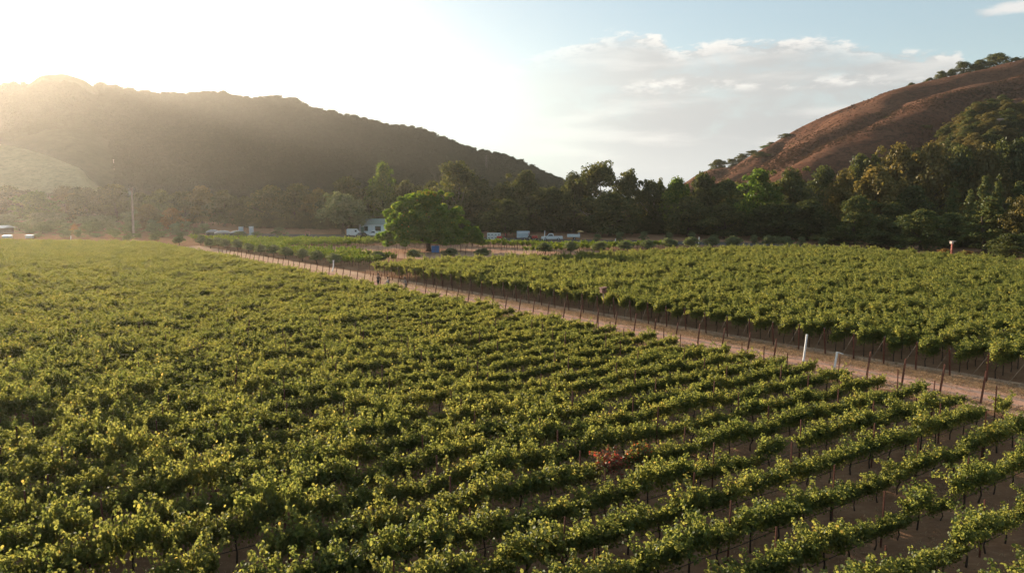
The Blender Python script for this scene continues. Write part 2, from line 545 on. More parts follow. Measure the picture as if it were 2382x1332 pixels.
strip('wheel_track', S_L + 2.40, S_L + 2.85, -6, 175, RUT, 0.012, 0.07, 6)

# ------------------------------------------------------------------ hills
def vnoise(x, y, seed, n=14, base=1.0):
    rng = np.random.default_rng(seed)
    r = np.zeros_like(x)
    tot = 0
    for i in range(n):
        f = base * 1.45 ** (i / 2.0)
        a = rng.uniform(0, 2 * math.pi); ph = rng.uniform(0, 2 * math.pi)
        amp = f ** -0.9
        r += amp * np.sin((x * math.cos(a) + y * math.sin(a)) * f + ph)
        tot += amp
    return r / tot * 2

def hill(name, sil, dn, df, back, mat, power=1.1, lower=0, ncol=170, nrow=64, seed=1, amp=4.0, gully=0.0, gdir=(-0.474, 0.88), gl=34.0):
    """sil: ridge line in the photo (px, py); dn, df: distance of the foot and of the ridge as functions of px"""
    pxs = np.linspace(sil[0][0], sil[-1][0], ncol)
    pys = np.interp(pxs, [p[0] for p in sil], [p[1] for p in sil]) + lower
    X = np.zeros((ncol, nrow)); Y = np.zeros((ncol, nrow)); Z = np.zeros((ncol, nrow))
    nf = int(nrow * 0.72)
    for i in range(ncol):
        d0, d1 = dn(pxs[i]), df(pxs[i])
        top = max(1.0, zat(pys[i], d1))
        rx = xat(pxs[i], d1, pys[i]) / d1
        for j in range(nrow):
            if j < nf:
                t = j / (nf - 1); d = d0 + (d1 - d0) * t
                z = top * (t ** power)
            else:
                t = (j - nf + 1) / (nrow - nf); d = d1 + back * t
                z = top * (1 - t) ** 1.2 - 2 * t
            X[i, j] = rx * d; Y[i, j] = d; Z[i, j] = z
    env = np.clip(np.minimum(np.arange(nrow) / 6.0, np.abs(np.arange(nrow) - nf + 1) / 7.0 + 0.12), 0, 1)[None, :]
    Z += amp * vnoise(X, Y, seed, base=0.02) * env * np.clip(Z / 20, 0, 1)
    if gully:
        v = (X * gdir[0] + Y * gdir[1]) / gl
        u = (X * gdir[1] - Y * gdir[0]) / 90.0
        v = v + 0.55 * np.sin(u * 2.1 + 1.0) + 0.35 * vnoise(X, Y, seed + 5, base=0.03)
        gsh = np.abs(np.sin(v)) ** 0.6 + 0.4 * np.abs(np.sin(v * 2.3 + 1.3))
        Z += gully * (gsh - 0.9) * env * np.clip(Z / 25, 0, 1)
    Z -= 0.5
    V = np.stack([X, Y, Z], 2).reshape(-1, 3)
    q = []
    for i in range(ncol - 1):
        for j in range(nrow - 1):
            a = i * nrow + j
            q.append((a, a + nrow, a + nrow + 1, a + 1))
    me = fast_mesh(name, V, q, mat)
    me.polygons.foreach_set('use_smooth', [True] * len(me.polygons))
    o = link(name, me)
    o['kind'] = 'structure'
    return o, X, Y, Z, nf, pxs

def hill_mat(name, c1, c2, c3, s=0.03):
    m = bpy.data.materials.new(name)
    nt = new_tree(m); g = N(nt)
    P = g.node('ShaderNodeTexCoord').outputs['Object']
    n1 = g.noise(P, s, 6, 0.6); n2 = g.noise(P, s * 12, 8, 0.75); n3 = g.noise(P, s * 5, 6, 0.7)
    c = g.mix(g.smooth(n1, 0.35, 0.65), c1, c2)
    c = g.mix(g.smooth(n3, 0.5, 0.68, 0, 0.65), c, c3)
    c = g.mix(g.smooth(n2, 0.46, 0.62, 0, 0.75), c, c3)
    b = g.node('ShaderNodeBsdfDiffuse'); nt.links.new(c, b.inputs[0])
    bp = g.node('ShaderNodeBump'); bp.inputs['Strength'].default_value = 1.0; bp.inputs['Distance'].default_value = 2.0
    nt.links.new(g.noise(P, s * 16, 8, 0.75), bp.inputs['Height']); nt.links.new(bp.outputs[0], b.inputs['Normal'])
    o = g.node('ShaderNodeOutputMaterial'); nt.links.new(b.outputs[0], o.inputs[0])
    return m

HILL_G = hill_mat('wooded_hill_soil', (0.045, 0.052, 0.026), (0.06, 0.066, 0.034), (0.038, 0.044, 0.022), 0.02)
HILL_T = hill_mat('pale_dry_grass', (0.27, 0.24, 0.13), (0.34, 0.29, 0.165), (0.20, 0.18, 0.10), 0.03)
HILL_R = hill_mat('reddish_dry_grass', (0.145, 0.068, 0.043), (0.19, 0.094, 0.059), (0.065, 0.040, 0.029), 0.028)

SIL_L = [(-420, 420), (-300, 330), (-160, 260), (-60, 228), (0, 207), (40, 198), (70, 182), (95, 164), (150, 160), (195, 174), (240, 206), (300, 216), (350, 224), (430, 226),  # left of the frame the unseen ridge is lowered so the sun clears it
         (470, 220), (500, 214), (535, 226), (600, 236), (640, 230), (690, 236), (720, 255), (770, 262), (850, 282), (900, 297), (960, 302), (1000, 314),
         (1050, 334), (1100, 352), (1180, 365), (1220, 380), (1260, 402), (1312, 424), (1380, 446)]
DN_L = lambda p: 350 + 0.10 * max(p, 0)
DF_L = lambda p: 720 + 0.16 * max(p, 0)
hl = hill('wooded_hill', SIL_L, DN_L, DF_L, 260, HILL_G, 1.05, 12, seed=3, amp=7.0)
SIL_T = [(-420, 262), (-200, 292), (0, 334), (60, 345), (120, 364), (170, 384), (192, 392), (204, 412), (240, 440)]
ht = hill('grassy_knoll', SIL_T, lambda p: 352, lambda p: 480 - 0.25 * max(0, p), 110, HILL_T, 0.8, 0, ncol=60, nrow=40, seed=7, amp=1.2)
SIL_R = [(1540, 452), (1600, 436), (1650, 416), (1700, 391), (1750, 362), (1800, 331), (1850, 301), (1900, 274), (1950, 252), (2000, 234), (2050, 216), (2100, 201),
         (2150, 189), (2200, 176), (2250, 165), (2300, 157), (2382, 143), (2500, 132), (2700, 118), (3000, 130), (3300, 220)]
DN_R = lambda p: 225
DF_R = lambda p: 520
hr = hill('dry_hill', SIL_R, DN_R, DF_R, 240, HILL_R, 0.92, 0, ncol=230, nrow=110, seed=9, amp=3.0, gully=13.0)

def hill_sampler(h):
    _, X, Y, Z, nf, pxs = h
    def f(px, t):
        """point of the near face: column px, t from foot (0) to ridge (1)"""
        i = np.clip(np.interp(px, pxs, np.arange(len(pxs))), 0, len(pxs) - 1.001)
        j = np.clip(np.asarray(t) * (nf - 1), 0, nf - 1.001)
        i0 = np.floor(i).astype(int); j0 = np.floor(j).astype(int); fi = i - i0; fj = j - j0
        def b(A):
            return (A[i0, j0] * (1 - fi) * (1 - fj) + A[i0 + 1, j0] * fi * (1 - fj) + A[i0, j0 + 1] * (1 - fi) * fj + A[i0 + 1, j0 + 1] * fi * fj)
        return b(X), b(Y), b(Z)
    return f
ON_L, ON_T, ON_R = hill_sampler(hl), hill_sampler(ht), hill_sampler(hr)

# ------------------------------------------------------------------ prototypes of trees (12 m nominal height, copied by scale)
def crown_mesh(name, seed, mat, w=11.0, h=12.0, base=0.22, nclump=34, per=80, leaf=0.42, shape='round', clump=0.2, hole=0.0):
    """leaf cards gathered in clumps spread through an uneven crown; returns (mesh, clump centres)"""
    rng = np.random.default_rng(seed)
    C = []; RAD = []
    zb = base * h
    for i in range(nclump):
        u = rng.uniform(0.02, 1) ** 0.85
        if shape == 'cone':
            rr = (1 - u) ** 0.85 * 0.5 * w + 0.04 * w
        elif shape == 'tall':
            rr = 0.5 * w * (0.45 + 0.75 * math.sin(math.pi * min(1, u * 0.95 + 0.1)))
        elif shape == 'bush':
            rr = 0.5 * w * math.sqrt(max(0.03, 1 - u ** 2.2))
        else:
            rr = 0.5 * w * math.sqrt(max(0.02, 1 - (2 * (u * 0.92 + 0.12) - 0.9) ** 2 * 0.95))
        a = rng.uniform(0, 2 * math.pi)
        k = rng.uniform(0.35, 0.95) if rng.random() < 0.75 else rng.uniform(0, 0.4)
        C.append((math.cos(a) * rr * k, math.sin(a) * rr * k, zb + u * (h - zb) * 0.93))
        RAD.append(clump * w * rng.uniform(0.55, 1.15) * (0.55 + 0.45 * (1 - u) if shape == 'cone' else 1))
    # a few stray clumps break the outline
    for i in range(max(3, nclump // 6)):
        a = rng.uniform(0, 2 * math.pi); u = rng.uniform(0.25, 1.02)
        rr = 0.5 * w * rng.uniform(0.7, 1.05) * (1 - 0.7 * max(0, u - 0.5)) * ((1 - u) + .05 if shape == 'cone' else 1)
        C.append((math.cos(a) * rr, math.sin(a) * rr, zb + u * (h - zb)))
        RAD.append(clump * w * rng.uniform(0.3, 0.6))
    C = np.array(C); RAD = np.array(RAD)
    P = []; Nn = []; rn = []
    for c, r in zip(C, RAD):
        m = int(per * (r / (clump * w)) ** 1.6) + 12
        d = unit(rng.normal(size=(m, 3)))
        d[:, 2] = np.where(d[:, 2] < -0.25, -d[:, 2] * rng.uniform(-0.6, 1, m), d[:, 2])
        d = unit(d)
        rad = r * (rng.uniform(0.25, 1.0, (m, 1)) ** 0.45) * rng.uniform(0.9, 1.15, (m, 1))
        sq = np.array([1, 1, 0.85])
        P.append(c + d * rad * sq)
        nn = d * 0.75 + np.array([0, 0, 0.35]) + rng.normal(scale=0.55, size=(m, 3))
        Nn.append(nn)
        rn.append(np.clip(rng.normal(0.45, 0.2, m) + rng.normal(0, 0.12), 0, 1))
    P = np.concatenate(P); Nn = np.concatenate(Nn); rn = np.concatenate(rn)
    V, Q, rep = leaf_cards(P, Nn, leaf * rng.uniform(0.65, 1.3, len(P)), rng, 'card')
    V[:, 2] = np.maximum(V[:, 2], 0.05)
    return fast_mesh(name, V, Q, mat, np.repeat(rn, rep)), C

def trunk_mesh(name, seed, C, mat, h=12.0, r=0.32, base=0.22, limbs=7, lean=0.5):
    rng = random.Random(seed)
    m = MB()
    top = h * 0.7
    pts = []; x = y = 0
    for i in range(7):
        t = i / 6
        pts.append((x, y, t * top))
        x += rng.uniform(-lean, lean) * 0.5; y += rng.uniform(-lean, lean) * 0.5
    m.tube(pts, [r * 1.35] + [r * (1 - 0.8 * i / 6) for i in range(1, 7)], 8)
    far = sorted(C.tolist(), key=lambda c: -math.hypot(c[0], c[1]))[:limbs]
    for c in far:
        zb = max(h * base * 0.7, min(c[2] * 0.55, top * 0.8))
        k = zb / top * 6; i = min(5, int(k)); f = k - i
        a = [pts[i][q] * (1 - f) + pts[i + 1][q] * f for q in range(3)]
        mid = [(a[q] * 0.5 + c[q] * 0.5) for q in range(3)]; mid[2] -= 0.3
        m.tube([a, mid, c], [r * 0.45, r * 0.28, r * 0.1], 5)
    me = bpy.data.meshes.new(name)
    me.from_pydata(m.v, [], m.f); me.materials.append(mat)
    return me

PROTO = {}
def proto(key, seeds, mat, bark=BARK, **kw):
    tk = {k: kw.pop(k) for k in ('r', 'limbs', 'lean') if k in kw}
    PROTO[key] = []
    for s in seeds:
        cm, C = crown_mesh('crown', s, mat, **kw)
        PROTO[key].append((cm, trunk_mesh('trunk', s, C, bark, h=kw.get('h', 12.0), base=kw.get('base', 0.22), **tk), kw.get('w', 11.0), kw.get('h', 12.0)))
proto('oak', (11, 12, 13), OAK, w=12, base=0.06, nclump=62, per=130, leaf=0.52, clump=0.17)
proto('tawny', (21, 22), BRN, w=12, base=0.08, nclump=62, per=125, leaf=0.48, clump=0.16)
proto('lime', (31, 32), LIME, w=11, base=0.08, nclump=60, per=120, leaf=0.48, clump=0.165)
proto('tall', (41, 42), OAK, PALEBARK, w=8.5, base=0.10, nclump=66, per=105, leaf=0.44, shape='tall', clump=0.19)
proto('conifer', (51, 52), CEDAR, w=6.5, base=0.03, nclump=70, per=85, leaf=0.34, shape='cone', clump=0.19, limbs=2)
proto('grove', (61, 62), CEDAR, w=10, base=0.03, nclump=62, per=120, leaf=0.44, shape='round', clump=0.17)
proto('bush', (71, 72), OLIVE, w=13, base=0.0, nclump=34, per=140, leaf=0.62, shape='bush', clump=0.2, limbs=3)
proto('olive', (81, 82, 83), OLIVE, w=12.5, base=0.26, nclump=46, per=110, leaf=0.75, shape='round', clump=0.19, r=0.42, limbs=6)
proto('orange', (91,), RUST, w=12, base=0.12, nclump=40, per=110, leaf=0.55, shape='round', clump=0.19)
DRYB = leafmat('dry_brush_leaf', [(0.0, (0.06, 0.042, 0.028)), (0.5, (0.115, 0.07, 0.045)), (1.0, (0.19, 0.12, 0.075))], (1.2, 1.1, 1.0), 0.0, 0.3, 0.3)
proto('dry', (95,), DRYB, w=12, h=7, base=0.0, nclump=16, per=60, leaf=0.9, shape='bush', clump=0.22, limbs=3)
WOODS = leafmat('far_woods_leaf', [(0.0, (0.032, 0.040, 0.020)), (1.0, (0.055, 0.066, 0.032))], (1.3, 1.2, 1.0), 0.0, 0.15, 0.2)
proto('woods', (16, 17), WOODS, w=12, base=0.02, nclump=40, per=80, leaf=0.75, clump=0.19, limbs=3)
proto('fine', (14, 15), OAK, w=11.5, base=0.05, nclump=84, per=105, leaf=0.46, clump=0.14)

TREES = []
def tree(kind, px, top, width_px, D, name, label, group=None, var=0, rz=None, foot=0.0, cat='tree'):
    """stands at D metres ahead, its top at photo row top and as wide as width_px"""
    ps = PROTO[kind]
    cm, tm, w, h = ps[var % len(ps)]
    x = xat(px, D, (top + 540) / 2)
    H = zat(top, D) - foot
    wid = width_px / F * D
    o = thing(name, label, cat, (x, D, foot), rz if rz is not None else (px * 0.37) % 6.28, group, (wid / w, wid / w, H / h * 1.03))
    c = link('crown', cm, o)
    t = link('trunk', tm, o)
    TREES.append((o, c, t))
    return o

# ------------------------------------------------------------------ grapevines
def vine_meshes(seed, mat, nshoot=17, length=(0.55, 1.15), fill=150, zc=0.98, halfw=0.66, lsize=(0.056, 0.096), spread=1.0, droop=0.05):
    rng = np.random.default_rng(seed)
    P = []; Nn = []
    for k in range(nshoot):
        p = np.array([rng.uniform(-halfw, halfw), rng.normal(0, 0.04), zc + rng.uniform(-0.03, 0.06)])
        a = rng.choice([-1, 1]) * rng.uniform(0.2, 1.0) * spread
        d = np.array([rng.normal(0, 0.35), a * 0.75, rng.uniform(0.5, 1.1)])
        d /= np.linalg.norm(d)
        L = rng.uniform(*length)
        s = 0
        while s < L:
            p = p + d * 0.07
            s += 0.07
            d = d + np.array([rng.normal(0, 0.10), rng.normal(0, 0.10), rng.normal(0, 0.06) - droop * (0.6 + 2.2 * s)])
            d /= np.linalg.norm(d)
            if p[2] < 0.55: break
            for q in range(5 if rng.random() < 0.6 else 4):
                o = unit(rng.normal(size=(1, 3)))[0]
                o = o - d * np.dot(o, d)
                P.append(p + o * rng.uniform(0.05, 0.13))
                Nn.append(o * 0.8 + np.array([0, 0, 0.55]) + rng.normal(scale=0.35, size=3))
    # a few long leaders that stand above the hedge or trail out of it
    for k in range(int(rng.integers(0, 4))):
        p = np.array([rng.uniform(-halfw, halfw), rng.normal(0, 0.06), zc + 0.15])
        d = np.array([rng.normal(0, 0.35), rng.normal(0, 0.3), 1.0]); d /= np.linalg.norm(d)
        for q in range(int(rng.integers(9, 17))):
            p = p + d * 0.065
            d = d + np.array([rng.normal(0, 0.09), rng.normal(0, 0.09), -0.035]); d /= np.linalg.norm(d)
            for _ in range(3):
                o = unit(rng.normal(size=(1, 3)))[0]; o = o - d * np.dot(o, d)
                P.append(p + o * rng.uniform(0.04, 0.10)); Nn.append(o * 0.8 + np.array([0, 0, 0.5]) + rng.normal(scale=0.35, size=3))
    m = fill
    e = rng.normal(size=(m, 3)) * np.array([0, 0.15 * max(0.7, spread), 0.18]) + np.array([0, 0, zc + 0.10])
    e[:, 0] = rng.uniform(-halfw * 1.12, halfw * 1.12, m)
    P = np.concatenate([np.array(P), e]); Nn = np.concatenate([np.array(Nn), unit(rng.normal(size=(m, 3))) + np.array([0, 0, 0.3])])
    size = rng.uniform(lsize[0], lsize[1], len(P))
    V, Q, rep = leaf_cards(P, Nn, size, rng, 'fold')
    rn = np.clip(rng.normal(0.42, 0.22, len(P)), 0, 1)
    # a shoot or two turning yellow
    if rng.random() < 0.5:
        c = P[rng.integers(len(P))]
        rn = np.where(np.linalg.norm(P - c, axis=1) < 0.25, np.clip(rn + 0.35, 0, 1), rn)
    fol = fast_mesh('foliage', V, Q, mat, np.repeat(rn, rep))
    t = MB()
    b = rng.normal(0, 0.03, (4, 2))
    t.tube([(0, 0, 0), (b[0, 0], b[0, 1], zc * 0.35), (b[1, 0], b[1, 1], zc * 0.7), (0, 0, zc)], [0.036, 0.028, 0.026, 0.028], 6)
    t.tube([(-halfw, 0, zc + 0.02), (-0.2, 0.01, zc), (0, 0, zc - 0.05), (0.25, -0.01, zc), (halfw, 0, zc + 0.02)], [0.011, 0.018, 0.024, 0.018, 0.011], 5)
    for k in range(5):
        x = rng.uniform(-halfw, halfw); y = rng.choice([-1, 1]) * rng.uniform(0.15, 0.4)
        t.tube([(x, 0, zc), (x + rng.normal(0, .08), y * 0.5, zc + 0.3), (x + rng.normal(0, .12), y, zc + 0.5)], [0.008, 0.006, 0.004], 4)
    tm = bpy.data.meshes.new('trunk'); tm.from_pydata(t.v, [], t.f); tm.materials.append(VINEBARK)
    return fol, tm

VPROTO = []
for s in range(9):
    rr = random.Random(500 + s)
    VPROTO.append(vine_meshes(100 + s, VINE, nshoot=rr.randint(15, 22), length=(0.25, rr.uniform(0.7, 1.05)), fill=rr.randint(760, 1050), zc=0.84, spread=rr.uniform(0.4, 0.75), droop=rr.uniform(0.05, 0.085)))
# tall leafy vines of the block across the road, grown up wires
TPROTO = [vine_meshes(200 + s, VINE, nshoot=24, length=(0.6, 1.15), fill=640, zc=1.02, spread=0.5, droop=0.04) for s in range(4)]
YPROTO = [vine_meshes(300 + s, YOUNG, nshoot=5 + s, length=(0.5, 1.1), fill=26, zc=1.0, halfw=0.4, spread=0.35, droop=0.0, lsize=(0.12, 0.18)) for s in range(3)]
red_mesh = vine_meshes(405, REDV, nshoot=16, length=(0.5, 0.95), fill=500, zc=0.84, spread=0.6, droop=0.07)

HALFRED = leafmat('half_red_vine_leaf', [(0.0, (0.05, 0.08, 0.02)), (0.5, (0.09, 0.11, 0.032)), (0.62, (0.15, 0.07, 0.03)), (0.85, (0.24, 0.04, 0.03)), (1.0, (0.30, 0.12, 0.05))], (3.0, 2.3, 1.4), 0.02, 0.48, 0.1)
red_mesh2 = vine_meshes(406, HALFRED, nshoot=16, length=(0.4, 0.9), fill=480, zc=0.84, spread=0.6, droop=0.06)

def visible(p, margin_px=140, extra=5.0):
    x, y = p
    d = y * math.cos(PITCH) + (CAM_H - 1.2) * math.sin(PITCH)
    if d < 6: return False
    px = 1191 + F * x / d
    py = 666 + F * ((CAM_H - 1.9) - y * math.tan(PITCH)) / (y + CAM_H * math.tan(PITCH)) if y > 0 else 9999
    m = margin_px + extra / max(d, 1) * F
    return -m < px < 2382 + margin_px and py < 1332 + 260

ROW_SP = 2.04
VSP = 1.36
S0 = 11.8 - 4 * ROW_SP
near = []          # (x, y, row)
ROW_ENDS = []
for k in range(-6, 130):
    s = S0 + k * ROW_SP
    # where this row meets the road edge
    A = RN * s
    tend = (S_L - A @ NR) / (RD @ NR)
    ROW_ENDS.append((k, A + RD * tend))
    rr = random.Random(k * 7 + 3)
    t = tend - 2.6 - rr.uniform(0, 0.3)
    i = 0
    while t > tend - 420:
        p = A + RD * t
        if p[1] < 3 and p[0] < -40: break
        if visible(p) and p[1] < 166 + 2 * math.sin(p[0] * 0.1) and rr.random() > 0.012:
            near.append((p[0] + rr.uniform(-.05, .05), p[1] + rr.uniform(-.05, .05), k, i))
        t -= VSP * rr.uniform(0.93, 1.07)
        i += 1

def screen(x, y, z=1.2):
    zz = z - CAM_H
    d = y * math.cos(PITCH) - zz * math.sin(PITCH); u = y * math.sin(PITCH) + zz * math.cos(PITCH)
    return 1191 + F * x / d, 666 - F * u / d, d

inframe = []; rest = []
for v in near:
    px, py, d = screen(v[0], v[1])
    (inframe if (-30 < px < 2412 and py < 1372) else rest).append((d, v, px, py))
inframe.sort(key=lambda q: q[0])
NIND = 298
single = inframe[:NIND]
rest = rest + inframe[NIND:]
red_px = (1405, 1080)
ri = min(range(len(single)), key=lambda i: (single[i][2] - red_px[0]) ** 2 + (single[i][3] - red_px[1]) ** 2)
def vigour(x, y):
    """the vines grow fuller away from the road"""
    q = (S_L - x * NR[0] - y * NR[1] - 17.0) / 24.0
    q = min(1.0, max(0.0, q))
    return 0.88 + 0.44 * q * q * (3 - 2 * q) + 0.07 * math.sin(x * 0.35 + 1.3) * math.sin(y * 0.27)

row_ = [i for i in range(len(single)) if single[i][1][2] == single[ri][1][2] and i != ri and single[i][2] > single[ri][2]]
ri2 = min(row_, key=lambda i: single[i][2])
VROOT = []
for j, (fm, tm) in enumerate(VPROTO):
    r = thing('grapevine', 'green grapevine with shade under it, trained along wire in the open foreground rows', 'grapevine', group='grapevines in the foreground rows')
    link('foliage', fm, r); link('trunk', tm, r)
    VROOT.append(r)
used = set()
rg = random.Random(77)
for i, (d, v, px, py) in enumerate(single):
    if i == ri:
        r = thing('grapevine', 'reddened grapevine, the only one turning crimson among the green foreground rows', 'grapevine', group='grapevines in the foreground rows')
        link('foliage', red_mesh[0], r); link('trunk', red_mesh[1], r)
    elif i == ri2:
        r = thing('grapevine', 'rusty grapevine right beside the crimson one, only partly turned', 'grapevine', group='grapevines in the foreground rows')
        link('foliage', red_mesh2[0], r); link('trunk', red_mesh2[1], r)
    else:
        j = rg.randrange(len(VROOT))
        if j not in used:
            r = VROOT[j]; used.add(j)
        else:
            r = copy_tree(VROOT[j])
    flip = math.pi if rg.random() < 0.5 else 0
    r.location = (v[0], v[1], 0)
    r.rotation_euler = (0, 0, TH + flip + rg.uniform(-0.08, 0.08))
    big = rg.random()
    k = (0.86 if v[3] < 2 else 1.0) * rg.uniform(0.88, 1.12) * (0.72 if big < 0.07 else 1.0)
    vg = vigour(v[0], v[1])
    r.scale = (rg.uniform(0.95, 1.1), k * vg * rg.uniform(0.9, 1.2), k * vg ** 0.8 * rg.uniform(0.88, 1.2))

def arr(lst, dims, rz0, seed, nproto, kz=1.0, kxy=1.0):
    rng = np.random.default_rng(seed)
    n = len(lst)
    pts = np.array([(p[0], p[1], 0) for p in lst])
    rot = np.zeros((n, 3)); rot[:, 2] = rz0 + rng.integers(0, 2, n) * math.pi + rng.normal(0, 0.06, n)
    k = rng.uniform(0.85, 1.13, n) * np.where(rng.random(n) < 0.05, 0.72, 1.0)
    scl = np.stack([np.full(n, 1.04) * kxy, k * rng.uniform(0.9, 1.15, n) * kxy, k * kz * rng.uniform(0.94, 1.08, n)], 1)
    return pts, rot, scl, rng.integers(0, nproto, n)

src = [[c for c in r.children] for r in VROOT]
pts, rot, scl, idx = arr([q[1] for q in rest], None, TH, 5, len(src))
vg = np.array([vigour(p[0], p[1]) for p in pts])
scl[:, 1] *= vg; scl[:, 2] *= vg ** 0.8
scatter('grapevine_field', pts, rot, scl, idx, src, 'wide field of sunlit grapevines filling the left side up to the dirt road', 'vineyard')

# the block across the road
far_edge = [at(872, 606, 1.8), at(1000, 599, 1.8), at(1125, 598, 1.8), at(1270, 594, 1.8), at(1500, 584, 1.8), at(1700, 576, 1.8), at(1850, 573, 1.8), at(2050, 580, 1.8), at(2200, 591, 1.8), at(2382, 606, 1.8), at(2560, 618, 1.8)]
fx = [p[0] for p in far_edge]; fy = [p[1] for p in far_edge]
far_y = lambda x: np.interp(x, fx, fy, left=fy[0], right=fy[-1])
RDIR = np.array([math.cos(R(37.5)), math.sin(R(37.5))])
T_CORNER = float(np.dot(U, (-21.5, 102.5)))
FIRST_T = float(np.dot(U, (29.04, 44.26)))
rb = []; RB_ENDS = []
k = -14
while True:
    t = FIRST_T + k * 2.03
    if t > T_CORNER: break
    A = road_pt(S_R, t)
    RB_ENDS.append((k, A))
    rr = random.Random(k * 13 + 5)
    q = 1.4
    while q < 190:
        p = A + RDIR * q
        if p[1] > far_y(p[0]): 
            if p[0] > -10: break
        elif visible(p, 120, 6):
            rb.append((p[0], p[1]))
        q += 1.36 * rr.uniform(0.93, 1.07)
    k += 1
tsrc = []
tb = [v for v in rb]
# four of the front vines of this block stand as single plants, the rest repeat them
tb.sort(key=lambda p: p[1])
front = []
for p in tb:
    px, py, d = screen(p[0], p[1])
    if 100 < px < 2300 and len(front) < 4 and all(math.hypot(p[0] - f[0], p[1] - f[1]) > 2.5 for f in front):
        front.append(p)
for j, p in enumerate(front):
    r = thing('trellised_grapevine', 'tall leafy grapevine with bare lower trunk at the front of the block across the road', 'grapevine', (p[0], p[1], 0), R(37.5), 'grapevines at the front of the block across the road')
    link('foliage', TPROTO[j][0], r); link('trunk', TPROTO[j][1], r)
    tsrc.append(list(r.children))
pts, rot, scl, idx = arr([p for p in tb if p not in front], None, R(37.5), 6, 4, kz=1.16, kxy=1.02)
scatter('trellised_grapevine_field', pts, rot, scl, idx, tsrc, 'block of tall dense grapevines across the dirt road, reaching back to the dark trees', 'vineyard')

# young block beyond: thin vines between the olive row, the bare patch and the farmyard
SO = 53.4
def in_young(p):
    x, y = p
    s = p @ NR
    if s < SO + 0.6: return False
    px, py, d = screen(x, y, 0)
    if py < np.interp(px, [380, 500, 860, 1100, 1285, 1500, 1700], [561, 562, 567, 571, 577, 576, 575]): return False
    if px > 1700 or px < 380: return False
    lim = np.interp(px, [380, 860, 1000, 1250, 1500, 1700], [640, 622, 603, 592, 581, 572])
    return py < lim
def in_bare(p):
    px, py, d = screen(p[0], p[1], 0)
    return ((px - 960) / 300) ** 2 + ((py - 585) / 10) ** 2 < 1 or ((px - 1040) / 200) ** 2 + ((py - 600) / 15) ** 2 < 1
yv = []; bare = []
yt = 60.0
k = 0
while k < 80:
    A = road_pt(SO, yt + k * 2.03)
    rr = random.Random(k * 3 + 1)
    q = 0
    while q < 175:
        p = A + RDIR * q
        if in_young(p):
            (bare if in_bare(p) else yv).append((p[0], p[1], k, q))
        q += 1.5 * rr.uniform(0.95, 1.05)
    k += 1
ysrc = []
pick = sorted(yv, key=lambda p: p[1])[:3]
for j, p in enumerate(pick):
    r = thing('young_grapevine', 'slim young grapevine on a stake in the thin block beyond the olive row', 'grapevine', (p[0], p[1], 0), R(37.5), 'young grapevines beyond the olive row')
    link('foliage', YPROTO[j][0], r); link('trunk', YPROTO[j][1], r)
    ysrc.append(list(r.children))
pts, rot, scl, idx = arr([p for p in yv if p not in pick and random.Random(p[0]).random() < 0.9], None, R(37.5), 8, 3, kz=0.9, kxy=1.1)
scatter('young_grapevine_field', pts, rot, scl, idx, ysrc, 'thin block of young light green vines between the olive row and the farmyard', 'vineyard')

# ------------------------------------------------------------------ posts, wires and hoses
def post_mesh(name, h, lean, r=0.028, mat=None):
    """steel T post: a flange and a web, with a small anchor plate, leaning by lean metres at the top along +x"""
    m = MB()
    n = 8
    for sx, sy in ((r * 2.0, 0.012), (0.012, r * 1.7)):
        vs = []
        for z, k in ((-0.05, -0.05 / h), (h, 1.0)):
            cx = lean * k
            off = r * 0.8 if sx < sy else 0
            vs += [(cx - sx / 2, off - sy / 2, z), (cx + sx / 2, off - sy / 2, z), (cx + sx / 2, off + sy / 2, z), (cx - sx / 2, off + sy / 2, z)]
        m.add(vs, [(0, 1, 5, 4), (1, 2, 6, 5), (2, 3, 7, 6), (3, 0, 4, 7), (4, 5, 6, 7)])
    for j in range(n):
        z = h * (0.45 + 0.06 * j)
        m.box(lean * z / h, -0.012, z, 0.03, 0.014, 0.02)
    me = bpy.data.meshes.new(name)
    me.from_pydata(m.v, [], m.f)
    me.materials.append(mat or STEEL)
    return me

LINE_POST = post_mesh('vine_post', 1.98, 0.02)
END_POST = post_mesh('row_end_post', 1.85, 0.30, 0.052)
rg = random.Random(9)
WHITE_POSTS = [(1852, 2.35, 0.55, 2.35, 'tall white plastic sleeve over a leaning row end post beside the dirt road'),
               (1926, 1.55, 0.42, 1.50, 'short white plastic sleeve with a crossbar on a row end post beside the dirt road')]
ends = []
for k, p in ROW_ENDS:
    px, py, d = screen(p[0], p[1], 0.5)
    if -20 < px < 2400 and d < 135 and p[1] > 10:
        ends.append((px, py, d, p, k))
wk = {}
for w in WHITE_POSTS:
    b = min(ends, key=lambda e: abs(e[0] - w[0]))
    wk[b[4]] = w
for px, py, d, p, k in ends:
    if k in wk:
        _, h, z0, z1, lab = wk[k]
        o = thing('sleeved_post', lab, 'post', (p[0], p[1], 0), TH)
        m = MB(); m.box(0.10, 0, h * 0.35, 0.05, 0.05, h * 0.72)
        me = post_mesh('post', h - 0.02, 0.30, 0.045)
        link('post', me, o)
        s = MB(); s.tube([(0.30 * z0 / h, 0, z0), (0.30 * z1 / h, 0, z1 + 0.01)], 0.062, 12); sl = s.build('sleeve', WHITETUBE, o)
        if z1 < 2:
            c = MB(); c.tube([(0.25, -0.45, z1 - 0.03), (0.27, 0.02, z1 + 0.02)], 0.022, 8); c.build('crossbar', WHITETUBE, o)
    else:
        o = link('row_end_post', END_POST)
        o.location = (p[0], p[1], 0)
        o.rotation_euler = (rg.uniform(-.03, .03), rg.uniform(-.03, .03), TH)
        o.scale = (1, 1, rg.uniform(0.92, 1.06))
        tag(o, 'rust-brown steel row end post leaning out on the near side of the road', 'post', 'row end posts along the near side of the road')
cand = []
